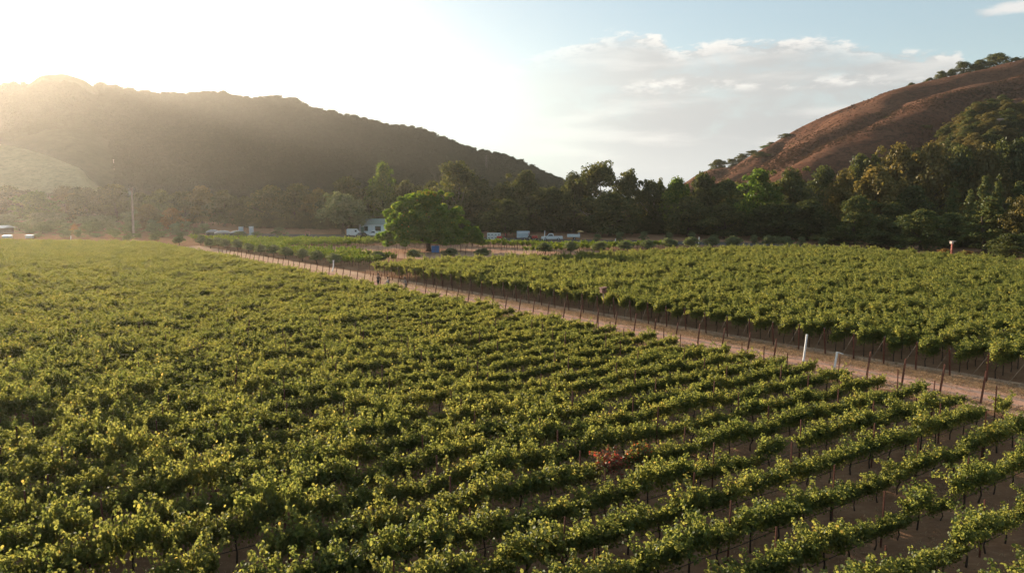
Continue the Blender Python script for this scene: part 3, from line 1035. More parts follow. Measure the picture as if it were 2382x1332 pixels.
for k, p in ROW_ENDS:
    A = np.array(p)
    off = (k * 37 % 10) / 10 * 2.5
    t = 3.0 + off
    while t < 200:
        q = A - RD * t
        px, py, d = screen(q[0], q[1], 1.0)
        if -20 < px < 2400 and py < 1400 and d < 62 and q[1] > 8:
            cand.append((d, q, px))
        t += 4 * VSP * 1.0
cand.sort(key=lambda c: c[0])
for d, q, px in cand[:165]:
    o = link('vine_post', LINE_POST)
    o.location = (q[0], q[1], 0)
    o.rotation_euler = (rg.uniform(-.035, .035), rg.uniform(-.035, .035), TH + rg.uniform(-.1, .1))
    o.scale = (1, 1, rg.uniform(0.93, 1.1))
    tag(o, 'slim rust-brown steel post poking out of the near vine rows', 'post', 'line posts in the near vine rows')

# end posts across the road: post, brace wire and a pale clip
eroot = None
TR = math.atan2(RDIR[1], RDIR[0])
for k, A in RB_ENDS:
    px, py, d = screen(A[0], A[1], 0.5)
    if px > 2420: continue
    if eroot is None:
        eroot = thing('braced_end_post', 'brown end post with pale brace wire on the far side of the dirt road', 'post', group='braced end posts on the far side of the road')
        me = post_mesh('post', 1.95, -0.22, 0.052); link('post', me, eroot)
        b = MB(); b.tube([(-0.20, 0.0, 1.86), (-0.02, 0.52, 0.9), (0.08, 1.02, 0.0)], 0.011, 5); b.build('brace_wire', GALV, eroot)
        c = MB(); c.box(-0.225, -0.02, 1.93, 0.09, 0.05, 0.10, 0.01); c.build('wire_clip', GALV, eroot)
        o = eroot
    else:
        o = copy_tree(eroot)
    o.location = (A[0], A[1], 0)
    o.rotation_euler = (rg.uniform(-.03, .03), rg.uniform(-.03, .03), TR)
    o.scale = (1, 1, rg.uniform(0.93, 1.05))

# drip hoses under the nearest rows
for k, p in ROW_ENDS:
    if not 0 <= k <= 17: continue
    A = np.array(p)
    m = MB(); pts = []
    t = 0.4
    while t < 75:
        q = A - RD * t
        px, py, d = screen(q[0], q[1], 0.4)
        if q[1] > 6 and px > -120:
            pts.append((q[0], q[1], 0.46 + 0.02 * math.sin(t * 1.2 + k) - 0.035 * abs(math.sin(t * math.pi / (4 * VSP)))))
        t += 0.9
    if len(pts) > 3:
        m.tube(pts, 0.013, 5)
        o = m.build('drip_hose', HOSE)
        tag(o, 'thin black drip hose strung low under a foreground vine row', 'hose', 'drip hoses under the foreground rows')

# nest boxes
p = at(1403, 736)
o = thing('nest_box', 'reddish brown nest box on a pole rising out of the front vines across the road', 'nest box', (p[0], p[1], 0), 0.5)
m = MB(); m.tube([(0.1, 0, 0), (0, 0, 2.15)], [0.04, 0.035], 8); m.build('pole', STEEL, o)
m = MB(); m.tube([(0.01, 0, 1.75), (0, 0, 2.3)], 0.055, 8); m.build('sleeve', PALEBARK, o)
BOXW = flat('brown_box_wood', (0.17, 0.075, 0.05), 0.8, var=0.25, scale=6)
m = MB(); m.box(-0.05, 0, 2.58, 0.52, 0.42, 0.50, 0.02); bx = m.build('box', BOXW, o)
m = MB(); m.add([(-0.38, -0.28, 2.78), (0.28, -0.28, 2.86), (0.28, 0.28, 2.86), (-0.38, 0.28, 2.78), (-0.38, -0.28, 2.82), (0.28, -0.28, 2.90), (0.28, 0.28, 2.90), (-0.38, 0.28, 2.82)],
               [(0, 1, 2, 3), (4, 5, 6, 7), (0, 1, 5, 4), (1, 2, 6, 5), (2, 3, 7, 6), (3, 0, 4, 7)]); m.build('roof', BOXW, o)
m = MB(); m.tube([(-0.08, -0.215, 2.62), (-0.08, -0.225, 2.62)], 0.07, 12); m.build('entrance_hole', HOSE, o)
D = 128.0
x = xat(2214, D, 580)
o = thing('owl_box', 'pale flat-topped box on a rust-red post at the far right edge of the vineyard', 'nest box', (x, D, 0), 0.2)
REDPOST = flat('rust_red_post', (0.30, 0.085, 0.055), 0.8, var=0.2, scale=4)
m = MB(); m.box(0, 0, 1.6, 0.26, 0.26, 3.3, 0.02); m.build('post', REDPOST, o)
m = MB(); m.box(-0.22, -0.1, 3.2, 0.42, 0.5, 0.42, 0.02); m.box(0.05, 0, 3.42, 0.95, 0.7, 0.06, 0.01); m.build('box', flat('weathered_board', (0.46, 0.36, 0.30), 0.8, var=0.2), o)

# dry straw along the road
def straw(name, n, fn, hgt, seed, label):
    rng = np.random.default_rng(seed)
    P = []
    while len(P) < n:
        p = fn(rng)
        if p is not None: P.append(p)
    P = np.array(P)
    V = []; rn = []
    for b in range(5):
        a = rng.uniform(0, 2 * np.pi, n); ln = rng.uniform(0.4, 1.0, n) * hgt
        dx = np.cos(a); dy = np.sin(a)
        base = P + np.stack([rng.normal(0, .05, n), rng.normal(0, .05, n), np.zeros(n)], 1)
        sd_ = np.stack([-dy, dx, np.zeros(n)], 1) * 0.012
        tip = base + np.stack([dx * ln * 0.9, dy * ln * 0.9, ln * rng.uniform(0.3, 0.9, n)], 1)
        V.append(np.stack([base - sd_, base + sd_, tip], 1)); rn.append(rng.uniform(0, 1, n))
    V = np.concatenate(V).reshape(-1, 3)
    me = fast_mesh(name, V, np.arange(len(V)).reshape(-1, 3), STRAW, np.concatenate(rn))
    o = link(name, me)
    return tag(o, label, 'dry grass', kind='stuff')
def verge_pt(r):
    s = r.choice([r.normal(S_L + 0.2, 0.45), r.normal(S_R - 0.5, 0.75), r.normal(S_R - 1.4, 0.6), r.uniform(S_L, S_R)], p=[0.2, 0.45, 0.25, 0.1])
    t = r.uniform(0, 95) * r.uniform(0.3, 1)
    p = road_pt(s, t)
    return (p[0], p[1], 0.0)
straw('dry_grass', 26000, verge_pt, 0.22, 4, 'flattened straw-coloured dry grass along both sides of the dirt road')
def row_pt(r):
    k = r.integers(0, 16); s = S0 + (k + 0.5 + r.normal(0, 0.22)) * ROW_SP
    A = RN * s; t = (S_L - A @ NR) / (RD @ NR) - r.uniform(0, 45)
    p = A + RD * t
    return (p[0], p[1], 0.0) if p[1] > 14 else None
straw('dry_stubble', 20000, row_pt, 0.12, 6, 'sparse dry stubble on the bare soil between the foreground vine rows')

# ------------------------------------------------------------------ trees
# kind, px, top row, width in px, metres ahead, name, label
BELT = [
 # far left, behind the orchard
 ('oak', 22, 436, 100, 330, 'tree', 'hazy yellow-green tree at the far left edge below the grassy knoll', 0),
 ('lime', 88, 448, 95, 320, 'tree', 'hazy light green tree right of the far left edge below the knoll', 0),
 ('tawny', 150, 440, 90, 330, 'tree', 'hazy brownish tree below the right end of the pale knoll', 0),
 ('oak', 205, 443, 95, 300, 'tree', 'dark hazy tree left of the utility pole, with a broad flat top', 1),
 ('oak', 268, 436, 100, 300, 'tree', 'broad hazy oak directly behind and left of the utility pole', 2),
 ('oak', 330, 452, 80, 300, 'tree', 'hazy dark oak just right of the utility pole', 0),
 ('grove', 375, 446, 75, 290, 'tree', 'rounded green tree behind the orange-tinted tree', 0),
 ('oak', 430, 452, 80, 290, 'tree', 'dark tree right of the orange-tinted tree, left of the yellowish crown', 1),
 ('tawny', 468, 440, 85, 290, 'tree', 'dark tree with a yellowish lit crown left of the domed tanks', 0),
 ('fine', 520, 446, 85, 280, 'tree', 'dark rounded tree right behind the domed tanks', 0),
 ('oak', 575, 462, 80, 290, 'tree', 'low dark tree behind the white upright cabinet', 2),
 ('oak', 632, 436, 100, 270, 'tree', 'big dark oak rising right of the white upright cabinet', 0),
 ('fine', 692, 433, 105, 265, 'tree', 'big dark oak with feathery top left of the grey-green oak', 1),
 ('tawny', 742, 445, 75, 260, 'tree', 'olive brown tree with a lit top behind the grey-green oak', 1),
 ('oak', 805, 423, 115, 250, 'tree', 'large dark dome-shaped oak behind the white house', 1),
 ('olive', 797, 455, 100, 216, 'tree', 'grey-green oak with drooping crown in front of the white house', 0),
 # centre
 ('lime', 893, 386, 78, 250, 'tree', 'tall yellow-green tree standing above the white house', 1),
 ('oak', 945, 428, 80, 260, 'tree', 'dark tree filling the gap behind the left of the big shade tree', 2),
 ('oak', 1008, 426, 70, 255, 'tree', 'dark low tree directly behind the top of the big shade tree', 0),
 ('tall', 1066, 384, 100, 240, 'eucalyptus', 'tall eucalyptus with a pale slanting trunk right behind the big shade tree', 0),
 ('oak', 1122, 428, 80, 235, 'tree', 'dark tree right of the tall eucalyptus', 1),
 ('fine', 1165, 432, 85, 232, 'tree', 'dark tree above the low yellowish oak by the harvest bins', 0),
 ('fine', 1222, 405, 110, 232, 'tree', 'wide dark oak whose top meets the end of the wooded hill', 1),
 ('oak', 1176, 470, 105, 205, 'tree', 'low yellowish oak standing right behind the white harvest bins', 2),
 ('oak', 1285, 440, 80, 230, 'tree', 'dark low oak behind the white pickup', 0),
 ('oak', 1335, 412, 80, 228, 'tree', 'dark oak on the left flank of the tallest dark oak', 1),
 ('tall', 1392, 382, 100, 225, 'tree', 'tallest dark oak standing against the pale sky in the centre', 1),
 ('fine', 1462, 402, 85, 225, 'tree', 'open-crowned dark tree on the right flank of the tallest dark oak', 0),
 ('oak', 1420, 452, 120, 208, 'tree', 'dark oak in front of the tallest dark oak', 0),
 ('tall', 1520, 424, 62, 222, 'tree', 'narrow dark tree in the middle of the sky gap between the hills', 0),
 ('conifer', 1535, 420, 42, 230, 'tree', 'slim pointed dark tree in the sky gap between the hills', 0),
 ('lime', 1573, 419, 78, 218, 'tree', 'light green wispy tree under the sky gap between the hills', 0),
 ('oak', 1632, 412, 85, 222, 'tree', 'yellowish topped oak at the foot of the dry hill ridge', 2),
 ('fine', 1600, 462, 95, 205, 'tree', 'shaded dark tree in front of the light green wispy tree', 1),
 ('grove', 1690, 424, 95, 220, 'tree', 'dark green tree left of the bright green sycamore', 0),
 ('lime', 1765, 402, 105, 205, 'sycamore', 'bright green sycamore catching the light before the dry hill', 1),
 ('oak', 1685, 480, 100, 195, 'tree', 'dark shaded oak below and left of the bright green sycamore', 1),
 ('fine', 1838, 398, 110, 208, 'tree', 'tall dark oak right of the bright green sycamore', 0),
 ('oak', 1795, 478, 110, 190, 'tree', 'dark shaded oak under the bright green sycamore', 2),
 ('oak', 1880, 470, 110, 185, 'tree', 'dark shaded oak left of the leaning green cypress', 0),
 # right
 ('oak', 1915, 400, 95, 230, 'tree', 'green oak halfway up the dry hill foot, left of the tawny trees', 1),
 ('tawny', 1960, 408, 90, 200, 'tree', 'yellow-brown rounded tree above the leaning green cypress', 0),
 ('tawny', 2035, 398, 130, 190, 'tree', 'large tawny sycamore with brown leaves right of centre of the right slope', 1),
 ('oak', 2000, 372, 85, 235, 'tree', 'dark green oak behind the large tawny sycamore', 2),
 ('tawny', 2090, 352, 115, 225, 'tree', 'tawny oak on the slope behind the large tawny sycamore', 0),
 ('tawny', 2160, 345, 120, 220, 'tree', 'tawny broad oak on the slope, middle of the upper right woods', 1),
 ('oak', 2225, 350, 110, 220, 'tree', 'dark oak among the tawny ones on the upper right slope', 0),
 ('tawny', 2290, 352, 110, 215, 'tree', 'tawny oak below the small hut on the hillside', 0),
 ('oak', 2360, 342, 110, 215, 'tree', 'dark oak at the far right edge below the small hut', 1),
 ('grove', 1992, 462, 85, 172, 'cypress', 'leaning green cypress standing out before the tawny sycamore', 1),
 ('oak', 2075, 478, 100, 180, 'tree', 'shaded dark oak between the cypress and the rounded cedar', 2),
 ('fine', 2120, 440, 120, 185, 'tree', 'dark green oak behind the rounded cedar', 1),
 ('grove', 2145, 492, 100, 152, 'cedar', 'rounded olive green cedar left of the owl box', 0),
 ('conifer', 2215, 436, 62, 175, 'cypress', 'dark pointed cypress behind the owl box, left of the twin spires', 1),
 ('conifer', 2287, 418, 58, 165, 'cypress', 'left one of the twin green spires of cypress at the right', 0),
 ('conifer', 2318, 420, 50, 166, 'cypress', 'right one of the twin green spires of cypress at the right', 1),
 ('conifer', 2255, 448, 52, 162, 'cypress', 'shorter cypress left of the twin green spires', 0),
 ('conifer', 2302, 468, 120, 143, 'cedar', 'broad feathery cedar with a bent tip in front of the twin spires', 1),
 ('grove', 2210, 500, 80, 158, 'cedar', 'dark cedar between the owl box and the broad feathery cedar', 1),
 ('conifer', 2365, 430, 70, 165, 'cypress', 'dark cypress behind the tawny tree at the right edge', 0),
 ('tawny', 2378, 468, 75, 138, 'tree', 'tawny tree at the right edge of the photo beside the broad cedar', 0),
 ('oak', 2352, 548, 90, 128, 'tree', 'low dark oak at the right edge under the tawny tree', 1),
 ('oak', 2050, 540, 95, 160, 'tree', 'low dark oak behind the vineyard edge, right of the cypress foot', 0),
 ('oak', 1940, 540, 90, 172, 'tree', 'low dark oak at the foot of the leaning green cypress', 1),
]
for kind, px, top, wpx, D, name, lab, var in BELT:
    tree(kind, px, top, wpx * 1.12, D, name, lab, var=var)
# darker filling trees further back in the belt
FILL = [(-60, 440, 110, 340), (-150, 430, 110, 350), (610, 455, 90, 300), (860, 440, 100, 290), (980, 440, 100, 285), (1100, 442, 90, 275), (1260, 442, 100, 265), (1500, 446, 90, 262), (1560, 446, 90, 258), (1640, 440, 100, 255),
        (1730, 434, 110, 250), (1800, 432, 110, 245), (1870, 430, 110, 250), (2440, 440, 120, 170), (2470, 400, 120, 200)]
for i, (px, top, w, D) in enumerate(FILL):
    tree(('oak', 'fine')[i % 2], px, top, w, D, 'tree', 'dark oak deep in the belt, only its top showing between nearer crowns', 'dark oaks deep in the tree belt', var=i)

# underwood that closes the belt below the crowns
rng = np.random.default_rng(12)
C_OAK = [c for o, c, t in TREES if c.data.materials[0] == OAK][:4]
C_BRN = [c for o, c, t in TREES if c.data.materials[0] == BRN][:2]
C_GRN = [c for o, c, t in TREES if c.data.materials[0] in (LIME, CEDAR)][:3]
pts = []; 
for px in np.arange(560, 2460, 9):
    D0 = np.interp(px, [560, 900, 1400, 1800, 2000, 2200, 2400], [262, 240, 222, 198, 178, 158, 140])
    for k in range(4):
        d = D0 + 6 + k * 11 + rng.uniform(-3, 3)
        pts.append((xat(px + rng.uniform(-6, 6), d, 520), d, -0.2))
n = len(pts)
k = rng.uniform(0.28, 0.5, n)
scatter('underwood', pts, np.stack([np.zeros(n), np.zeros(n), rng.uniform(0, 6.28, n)], 1), np.stack([k * 1.1, k * 1.1, k], 1), rng.integers(0, 4, n), [[c] for c in C_OAK],
        'dense shaded underwood beneath the dark belt of trees', 'underwood')

# the big shade tree: its own crown, wider than high
def shade_tree():
    p = at(997, 584)
    D = p[1]
    s = D / F
    o = thing('shade_tree', 'big round bright green shade tree on bare ground with a blue drum by its trunk', 'tree', (p[0], D, 0))
    rng = np.random.default_rng(5)
    W = 232 * s; Ht = zat(442, D)
    zb = 1.6
    P = []; Nn = []; rn = []; C = []
    cl = []
    for i in range(230):
        d = rng.normal(size=3); d /= np.linalg.norm(d)
        if d[2] < -0.85: d[2] *= -1
        k = rng.uniform(0.55, 0.97) if rng.random() < 0.8 else rng.uniform(0.1, 0.5)
        side = 1.0 + 0.10 * d[0]
        zc = zb + (Ht - zb) * 0.36
        up = (Ht - zc) * 0.94; dn = (zc - zb) * 1.0
        z = zc + d[2] * (up if d[2] > 0 else dn) * k
        cl.append((d[0] * W * 0.46 * k * side - 0.07 * W, d[1] * W * 0.42 * k, z, rng.uniform(0.55, 1.25)))
    for i in range(70):   # low skirt of the crown, ragged
        a = rng.uniform(0, 6.28)
        cl.append((math.cos(a) * W * 0.43 * rng.uniform(0.6, 1.0) - 0.07 * W, math.sin(a) * W * 0.40 * rng.uniform(0.6, 1.0), zb + rng.uniform(0.4, 2.2), rng.uniform(0.8, 1.2)))
    for i in range(30):   # shoots on top
        a = rng.uniform(0, 6.28); q = rng.uniform(0, 0.3)
        cl.append((math.cos(a) * W * q, math.sin(a) * W * q, Ht * rng.uniform(0.88, 1.0) - 2.2 * q, rng.uniform(0.35, 0.6)))
    # low bough that reaches out to the right
    for i in range(22):
        cl.append((W * rng.uniform(0.34, 0.54), rng.normal(0, 1.0), rng.uniform(1.8, 5.2), rng.uniform(0.6, 1.0)))
    for x, y, z, r in cl:
        m = int(230 * r)
        d = unit(rng.normal(size=(m, 3)))
        P.append(np.array([x, y, z]) + d * r * np.array([1.1, 1.1, 0.75]) * (rng.uniform(0.2, 1, (m, 1)) ** 0.5))
        Nn.append(d * 0.7 + np.array([0, 0, 0.4]) + rng.normal(scale=0.5, size=(m, 3)))
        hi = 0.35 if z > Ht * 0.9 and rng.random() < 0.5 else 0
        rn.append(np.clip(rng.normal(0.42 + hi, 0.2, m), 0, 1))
        C.append((x, y, z))
    P = np.concatenate(P); Nn = np.concatenate(Nn); rn = np.concatenate(rn)
    V, Q, rep = leaf_cards(P, Nn, 0.36 * rng.uniform(0.7, 1.3, len(P)), rng, 'fold')
    c = link('crown', fast_mesh('crown', V, Q, SHADE_TREE, np.repeat(rn, rep)), o)
    m = MB()
    m.tube([(0, 0, -0.05), (0.02, 0, 0.5), (-0.05, 0.05, 1.4), (0.1, 0, 2.4), (0, 0.1, 4.5), (0.2, 0, 7.5)], [0.75, 0.52, 0.45, 0.46, 0.28, 0.1], 12)
    for a in np.arange(0, 6.2, 0.7):
        e = (math.cos(a) * W * 0.36, math.sin(a) * W * 0.33, 4.5 + 1.5 * math.sin(a * 3))
        m.tube([(0, 0, 1.7), (e[0] * 0.4, e[1] * 0.4, 3.0), e], [0.22, 0.15, 0.05], 7)
    m.build('trunk', BARK, o, True)
    return o
shade_tree()
# blue drum beside it
p = at(1013, 588)
BLUE = flat('blue_plastic', (0.02, 0.13, 0.36), 0.5, var=0.15, scale=3)
o = thing('blue_bin', 'bright blue lidded bin standing beside the trunk of the shade tree', 'bin', (p[0], p[1], 0))
m = MB(); m.box(0, 0, 0.72, 1.5, 1.2, 1.3, 0.06, taper=1.05); m.build('body', BLUE, o)
m = MB(); m.box(0, 0, 1.42, 1.68, 1.36, 0.12, 0.03); m.build('lid', BLUE, o)
m = MB(); m.box(0, 0, 0.06, 1.6, 1.25, 0.10, 0.01); m.build('pallet', flat('pallet_wood', (0.25, 0.18, 0.12), 0.9, var=0.3), o)

# olive trees along the road and along the lane
ROW1 = [(776, 590, 618), (735, 585, 612), (702, 580, 607), (663, 575, 601), (635, 572, 595), (605, 570, 592), (577, 566, 587), (551, 559, 582), (522, 557, 578), (506, 552, 573), (488, 557, 578), (466, 549, 571), (416, 549, 570)]
for i, (px, t, f) in enumerate(ROW1):
    D = at(px, f)[1]
    tree('olive', px, t, 34 if i < 5 else 28, D, 'olive_tree', 'small round olive tree in the row beside the far stretch of dirt road', 'olive trees beside the dirt road', var=i)
ROW2 = [(879, 588, 612), (962, 585, 604), (1047, 582, 602), (1123, 581, 600), (1268, 570, 592), (1328, 567, 591), (1395, 566, 589), (1455, 566, 586), (1507, 563, 583), (1558, 558, 581), (1609, 557, 579), (1657, 556, 577), (1707, 554, 576), (1790, 553, 574), (1830, 555, 575)]
for i, (px, t, f) in enumerate(ROW2):
    D = at(px, f)[1]
    tree('olive', px, t - 3, 38, D, 'olive_tree', 'low bushy olive tree in the line behind the vine block across the road', 'low olives behind the vine block across the road', var=i)
ROW3 = [(1390, 545, 561), (1443, 541, 561), (1498, 540, 562), (1555, 541, 563), (1610, 541, 564), (1660, 547, 565), (1755, 548, 567), (1812, 551, 568), (1865, 552, 570), (1915, 554, 571)]
for i, (px, t, f) in enumerate(ROW3):
    D = at(px, f)[1]
    tree('bush', px, t, 24, D, 'shrub', 'round dark green shrub along the lane at the foot of the dark trees', 'round shrubs along the farm lane', var=i, cat='shrub')
for i, (px, t, f) in enumerate([(298, 546, 562), (358, 546, 563)]):
    tree('olive', px, t, 24, at(px, f)[1], 'olive_tree', ('small dark olive tree at the foot of the utility pole', 'small dark olive tree right of the utility pole, at the corner of the field')[i], var=i)

# orchard of grey-green bushes on the left
rg = random.Random(4)
for row, (D, top, n, x0, x1, w) in enumerate([(262, 500, 8, -20, 350, 62), (238, 517, 11, -10, 440, 44), (220, 526, 9, 60, 470, 40), (203, 536, 13, 95, 640, 30)]):
    for i in range(n):
        px = x0 + (x1 - x0) * (i + rg.uniform(-.25, .25)) / (n - 1)
        tree('bush', px, top + rg.uniform(-7, 8), w * rg.uniform(0.85, 1.25), D + rg.uniform(-6, 6), 'orchard_tree',
             ('bushy grey-green orchard tree in the tall back row at the left', 'bushy grey-green orchard tree in the middle row at the left', 'grey-green orchard bush in the third row at the left', 'small grey-green bush in the lowest row along the far field edge')[row],
             ('orchard trees of the back row', 'orchard trees of the middle row', 'orchard bushes of the third row', 'small bushes along the far field edge')[row], var=i)
tree('orange', 402, 487, 66, 228, 'tree', 'orange-tinted tree with pale stems right of the utility pole', var=0)
tree('orange', 173, 523, 20, 214, 'small_tree', 'small tree with a bright orange top in the orchard', var=0)
tree('tawny', 345, 478, 70, 236, 'tree', 'tall olive-brown bushy tree just right of the utility pole, left of the orange one', var=1)
# rusty bushes by the owl box
for px, t, w, lab in ((2200, 580, 46, 'rust-orange bush at the foot of the owl box'), (2250, 584, 46, 'rust-orange bush right of the owl box, beneath the feathery cedar')):
    tree('orange', px, t, w, 127, 'rusty_bush', lab, cat='bush')

# trees on the dry hill: ridge, then slope
def hill_tree(kind, px, top, w, t, name, lab, group=None, var=0, fn=ON_R, cat='tree'):
    X, Y, Z = fn(px, t)
    tree(kind, px, top, w, float(Y), name, lab, group, var=var, foot=float(Z) - 0.6, cat=cat)
for i, (px, top, w) in enumerate([(2108, 193, 18), (2150, 182, 24), (2176, 167, 26), (2198, 163, 22), (2226, 147, 44), (2264, 141, 46), (2303, 126, 56), (2346, 135, 34), (2380, 132, 36)]):
    hill_tree(('oak', 'fine')[i % 2], px, top, w * 1.15, 0.99, 'oak_tree', ('lowest small oak on the skyline of the dry hill', 'small oak on the hill skyline, next above the lowest one', 'oak on the hill skyline standing slightly apart, third from the lowest',
        'low dark oak on the hill skyline left of the wide pair', 'wide oak on the hill skyline, left one of the pair before the tallest', 'wide oak on the hill skyline touching the tallest from the left', 'tallest broad oak on the skyline of the dry hill',
        'low oak on the skyline right of the tallest broad one', 'oak on the hill skyline cut by the right edge of the photo')[i], var=i)
for i, (kind, px, top, w, t) in enumerate([('oak', 1668, 372, 46, 0.97), ('oak', 1700, 371, 36, 0.97), ('fine', 1722, 358, 34, 0.97), ('oak', 1748, 350, 36, 0.96), ('lime', 1778, 338, 30, 0.97), ('oak', 1790, 331, 22, 0.99), ('oak', 1823, 311, 34, 0.99),
        ('oak', 1765, 354, 44, 0.85), ('oak', 1868, 345, 60, 0.66), ('oak', 1897, 368, 54, 0.5), ('grove', 2085, 308, 84, 0.62), ('tawny', 2130, 330, 70, 0.5), ('oak', 1785, 385, 48, 0.62)]):
    hill_tree(kind, px, top, w, t, 'oak_tree', ('leftmost spreading oak low on the skyline of the dry hill', 'oak right beside the leftmost one on the low hill skyline', 'small oak on the low hill skyline, middle of the clump',
        'oak at the upper end of the clump on the low hill skyline', 'yellow-green tree on the low skyline of the dry hill', 'tiny dark oak above the yellow-green tree on the hill skyline', 'lone dark oak halfway along the bare skyline of the dry hill',
        'dark oak just below the yellow-green tree on the hill', 'dark oak in a fold of the dry hill', 'green oak low in the fold of the dry hill', 'big green oak on the middle of the dry slope', 'tawny oak below the big green oak on the dry slope',
        'dark oak at the lower left of the dry slope')[i], var=i)
# brush on the lower right of the dry hill
rng = np.random.default_rng(31)
n = 520
px = rng.uniform(1990, 2700, n)
tm_ = np.interp(px, [1990, 2080, 2200, 2300, 2400, 2700], [0.24, 0.33, 0.40, 0.42, 0.42, 0.4]) * rng.uniform(0, 1, n) ** 0.7
X, Y, Z = ON_R(px, tm_)
k = rng.uniform(0.4, 0.85, n)
scatter('hillside_brush', np.stack([X, Y, Z - 0.5], 1), np.stack([np.zeros(n), np.zeros(n), rng.uniform(0, 6.28, n)], 1), np.stack([k, k, k * 0.75], 1), np.where(rng.random(n) < 0.55, 4 + rng.integers(0, 2, n), rng.integers(0, 4, n)),
        [[c] for c in C_OAK + C_BRN], 'olive and tawny brush covering the lower right of the dry hill', 'brush')
hill_tree('dry', 1905, 330, 7, 0.72, 'dry_shrub', 'brownish dry shrub out on the open slope of the dry hill', cat='shrub')
C_DRY = [TREES[-1][1]]
rng = np.random.default_rng(41)
n = 30000
px = rng.uniform(1560, 2560, n); tm_ = rng.uniform(0.1, 1.0, n)
X, Y, Z = ON_R(px, tm_)
cl = vnoise(X, Y, 77, base=0.045)
kp = rng.random(n) < np.clip(0.25 + cl * 1.3, 0.04, 1)
X, Y, Z, cl = X[kp], Y[kp], Z[kp], cl[kp]; n = len(X)
k = rng.uniform(0.03, 0.085, n) * (1 + 0.5 * np.clip(cl, 0, 1))
scatter('dry_brush', np.stack([X, Y, Z - 0.1], 1), np.stack([np.zeros(n), np.zeros(n), rng.uniform(0, 6.28, n)], 1), np.stack([k, k, k], 1), np.zeros(n, int), [C_DRY], 'low brownish dry brush speckling the reddish slope of the hill', 'brush')
# woods on the left hill
rng = np.random.default_rng(33)
hill_tree('woods', 700, 392, 34, 0.30, 'tree', 'rounded dark tree low on the wooded hill above the grey-green oak', fn=ON_L)
hill_tree('woods', 560, 300, 26, 0.72, 'tree', 'rounded dark tree high on the wooded hill among others', fn=ON_L, var=1)
C_WOOD = [TREES[-2][1], TREES[-1][1]]
n = 7600
px = rng.uniform(-300, 1370, n); tm_ = rng.uniform(0, 1.0, n) ** 0.75
px = np.concatenate([px, rng.uniform(235, 1370, 260)]); tm_ = np.concatenate([tm_, rng.uniform(0.97, 1.0, 260)])
keep = ~((px < 260) & (tm_ < 0.45)) & ~((px > 60) & (px < 235) & (tm_ > 0.84))
px = px[keep]; tm_ = tm_[keep]; n = len(px)
X, Y, Z = ON_L(px, tm_)
k = rng.uniform(0.45, 0.95, n) * np.where(tm_ > 0.965, 1.35, 1.0)
scatter('hill_forest', np.stack([X, Y, Z - 0.8], 1), np.stack([np.zeros(n), np.zeros(n), rng.uniform(0, 6.28, n)], 1), np.stack([k * 1.1, k * 1.1, k * 0.8], 1), rng.integers(0, 2, n), [[c] for c in C_WOOD],
        'dense dark woods covering the whole hill on the left', 'woods')

# ------------------------------------------------------------------ farmyard
sheet('farm_lane', [at(560, 552), at(900, 556), at(1300, 563), at(1700, 571), at(2000, 582), at(2060, 577), at(1700, 563), at(1300, 556), at(900, 546), at(560, 543)], LANE, 0.006)
sheet('bare_patch', [at(640, 582), at(760, 590), at(900, 598), at(1000, 606), at(1150, 606), at(1300, 598), at(1420, 588), at(1330, 576), at(1150, 570), at(900, 570), at(700, 573)], TAN, 0.005)
#sheet('yard', [at(-80, 562), at(300, 556), at(420, 554), at(560, 548), at(560, 541), at(-80, 543)], LANE, 0.005)

def wheels(o, xs, y, r=0.36, w=0.22):
    first = None
    for x in xs:
        for s in (-1, 1):
            m = MB(); m.lathe([(r * 0.55, -w / 2), (r * 0.93, -w / 2), (r, -w * 0.3), (r, w * 0.3), (r * 0.93, w / 2), (r * 0.55, w / 2)], n=18)
            m.v = [(x + a, s * y + c, r + b) for a, b, c in m.v]
            t = m.build('wheel', TYRE, o)
            m = MB(); m.lathe([(0.001, -w * 0.36), (r * 0.56, -w * 0.40), (r * 0.56, w * 0.40), (0.001, w * 0.36)], n=18)
            m.v = [(x + a, s * y + c, r + b) for a, b, c in m.v]
            m.build('rim', RIM, t)

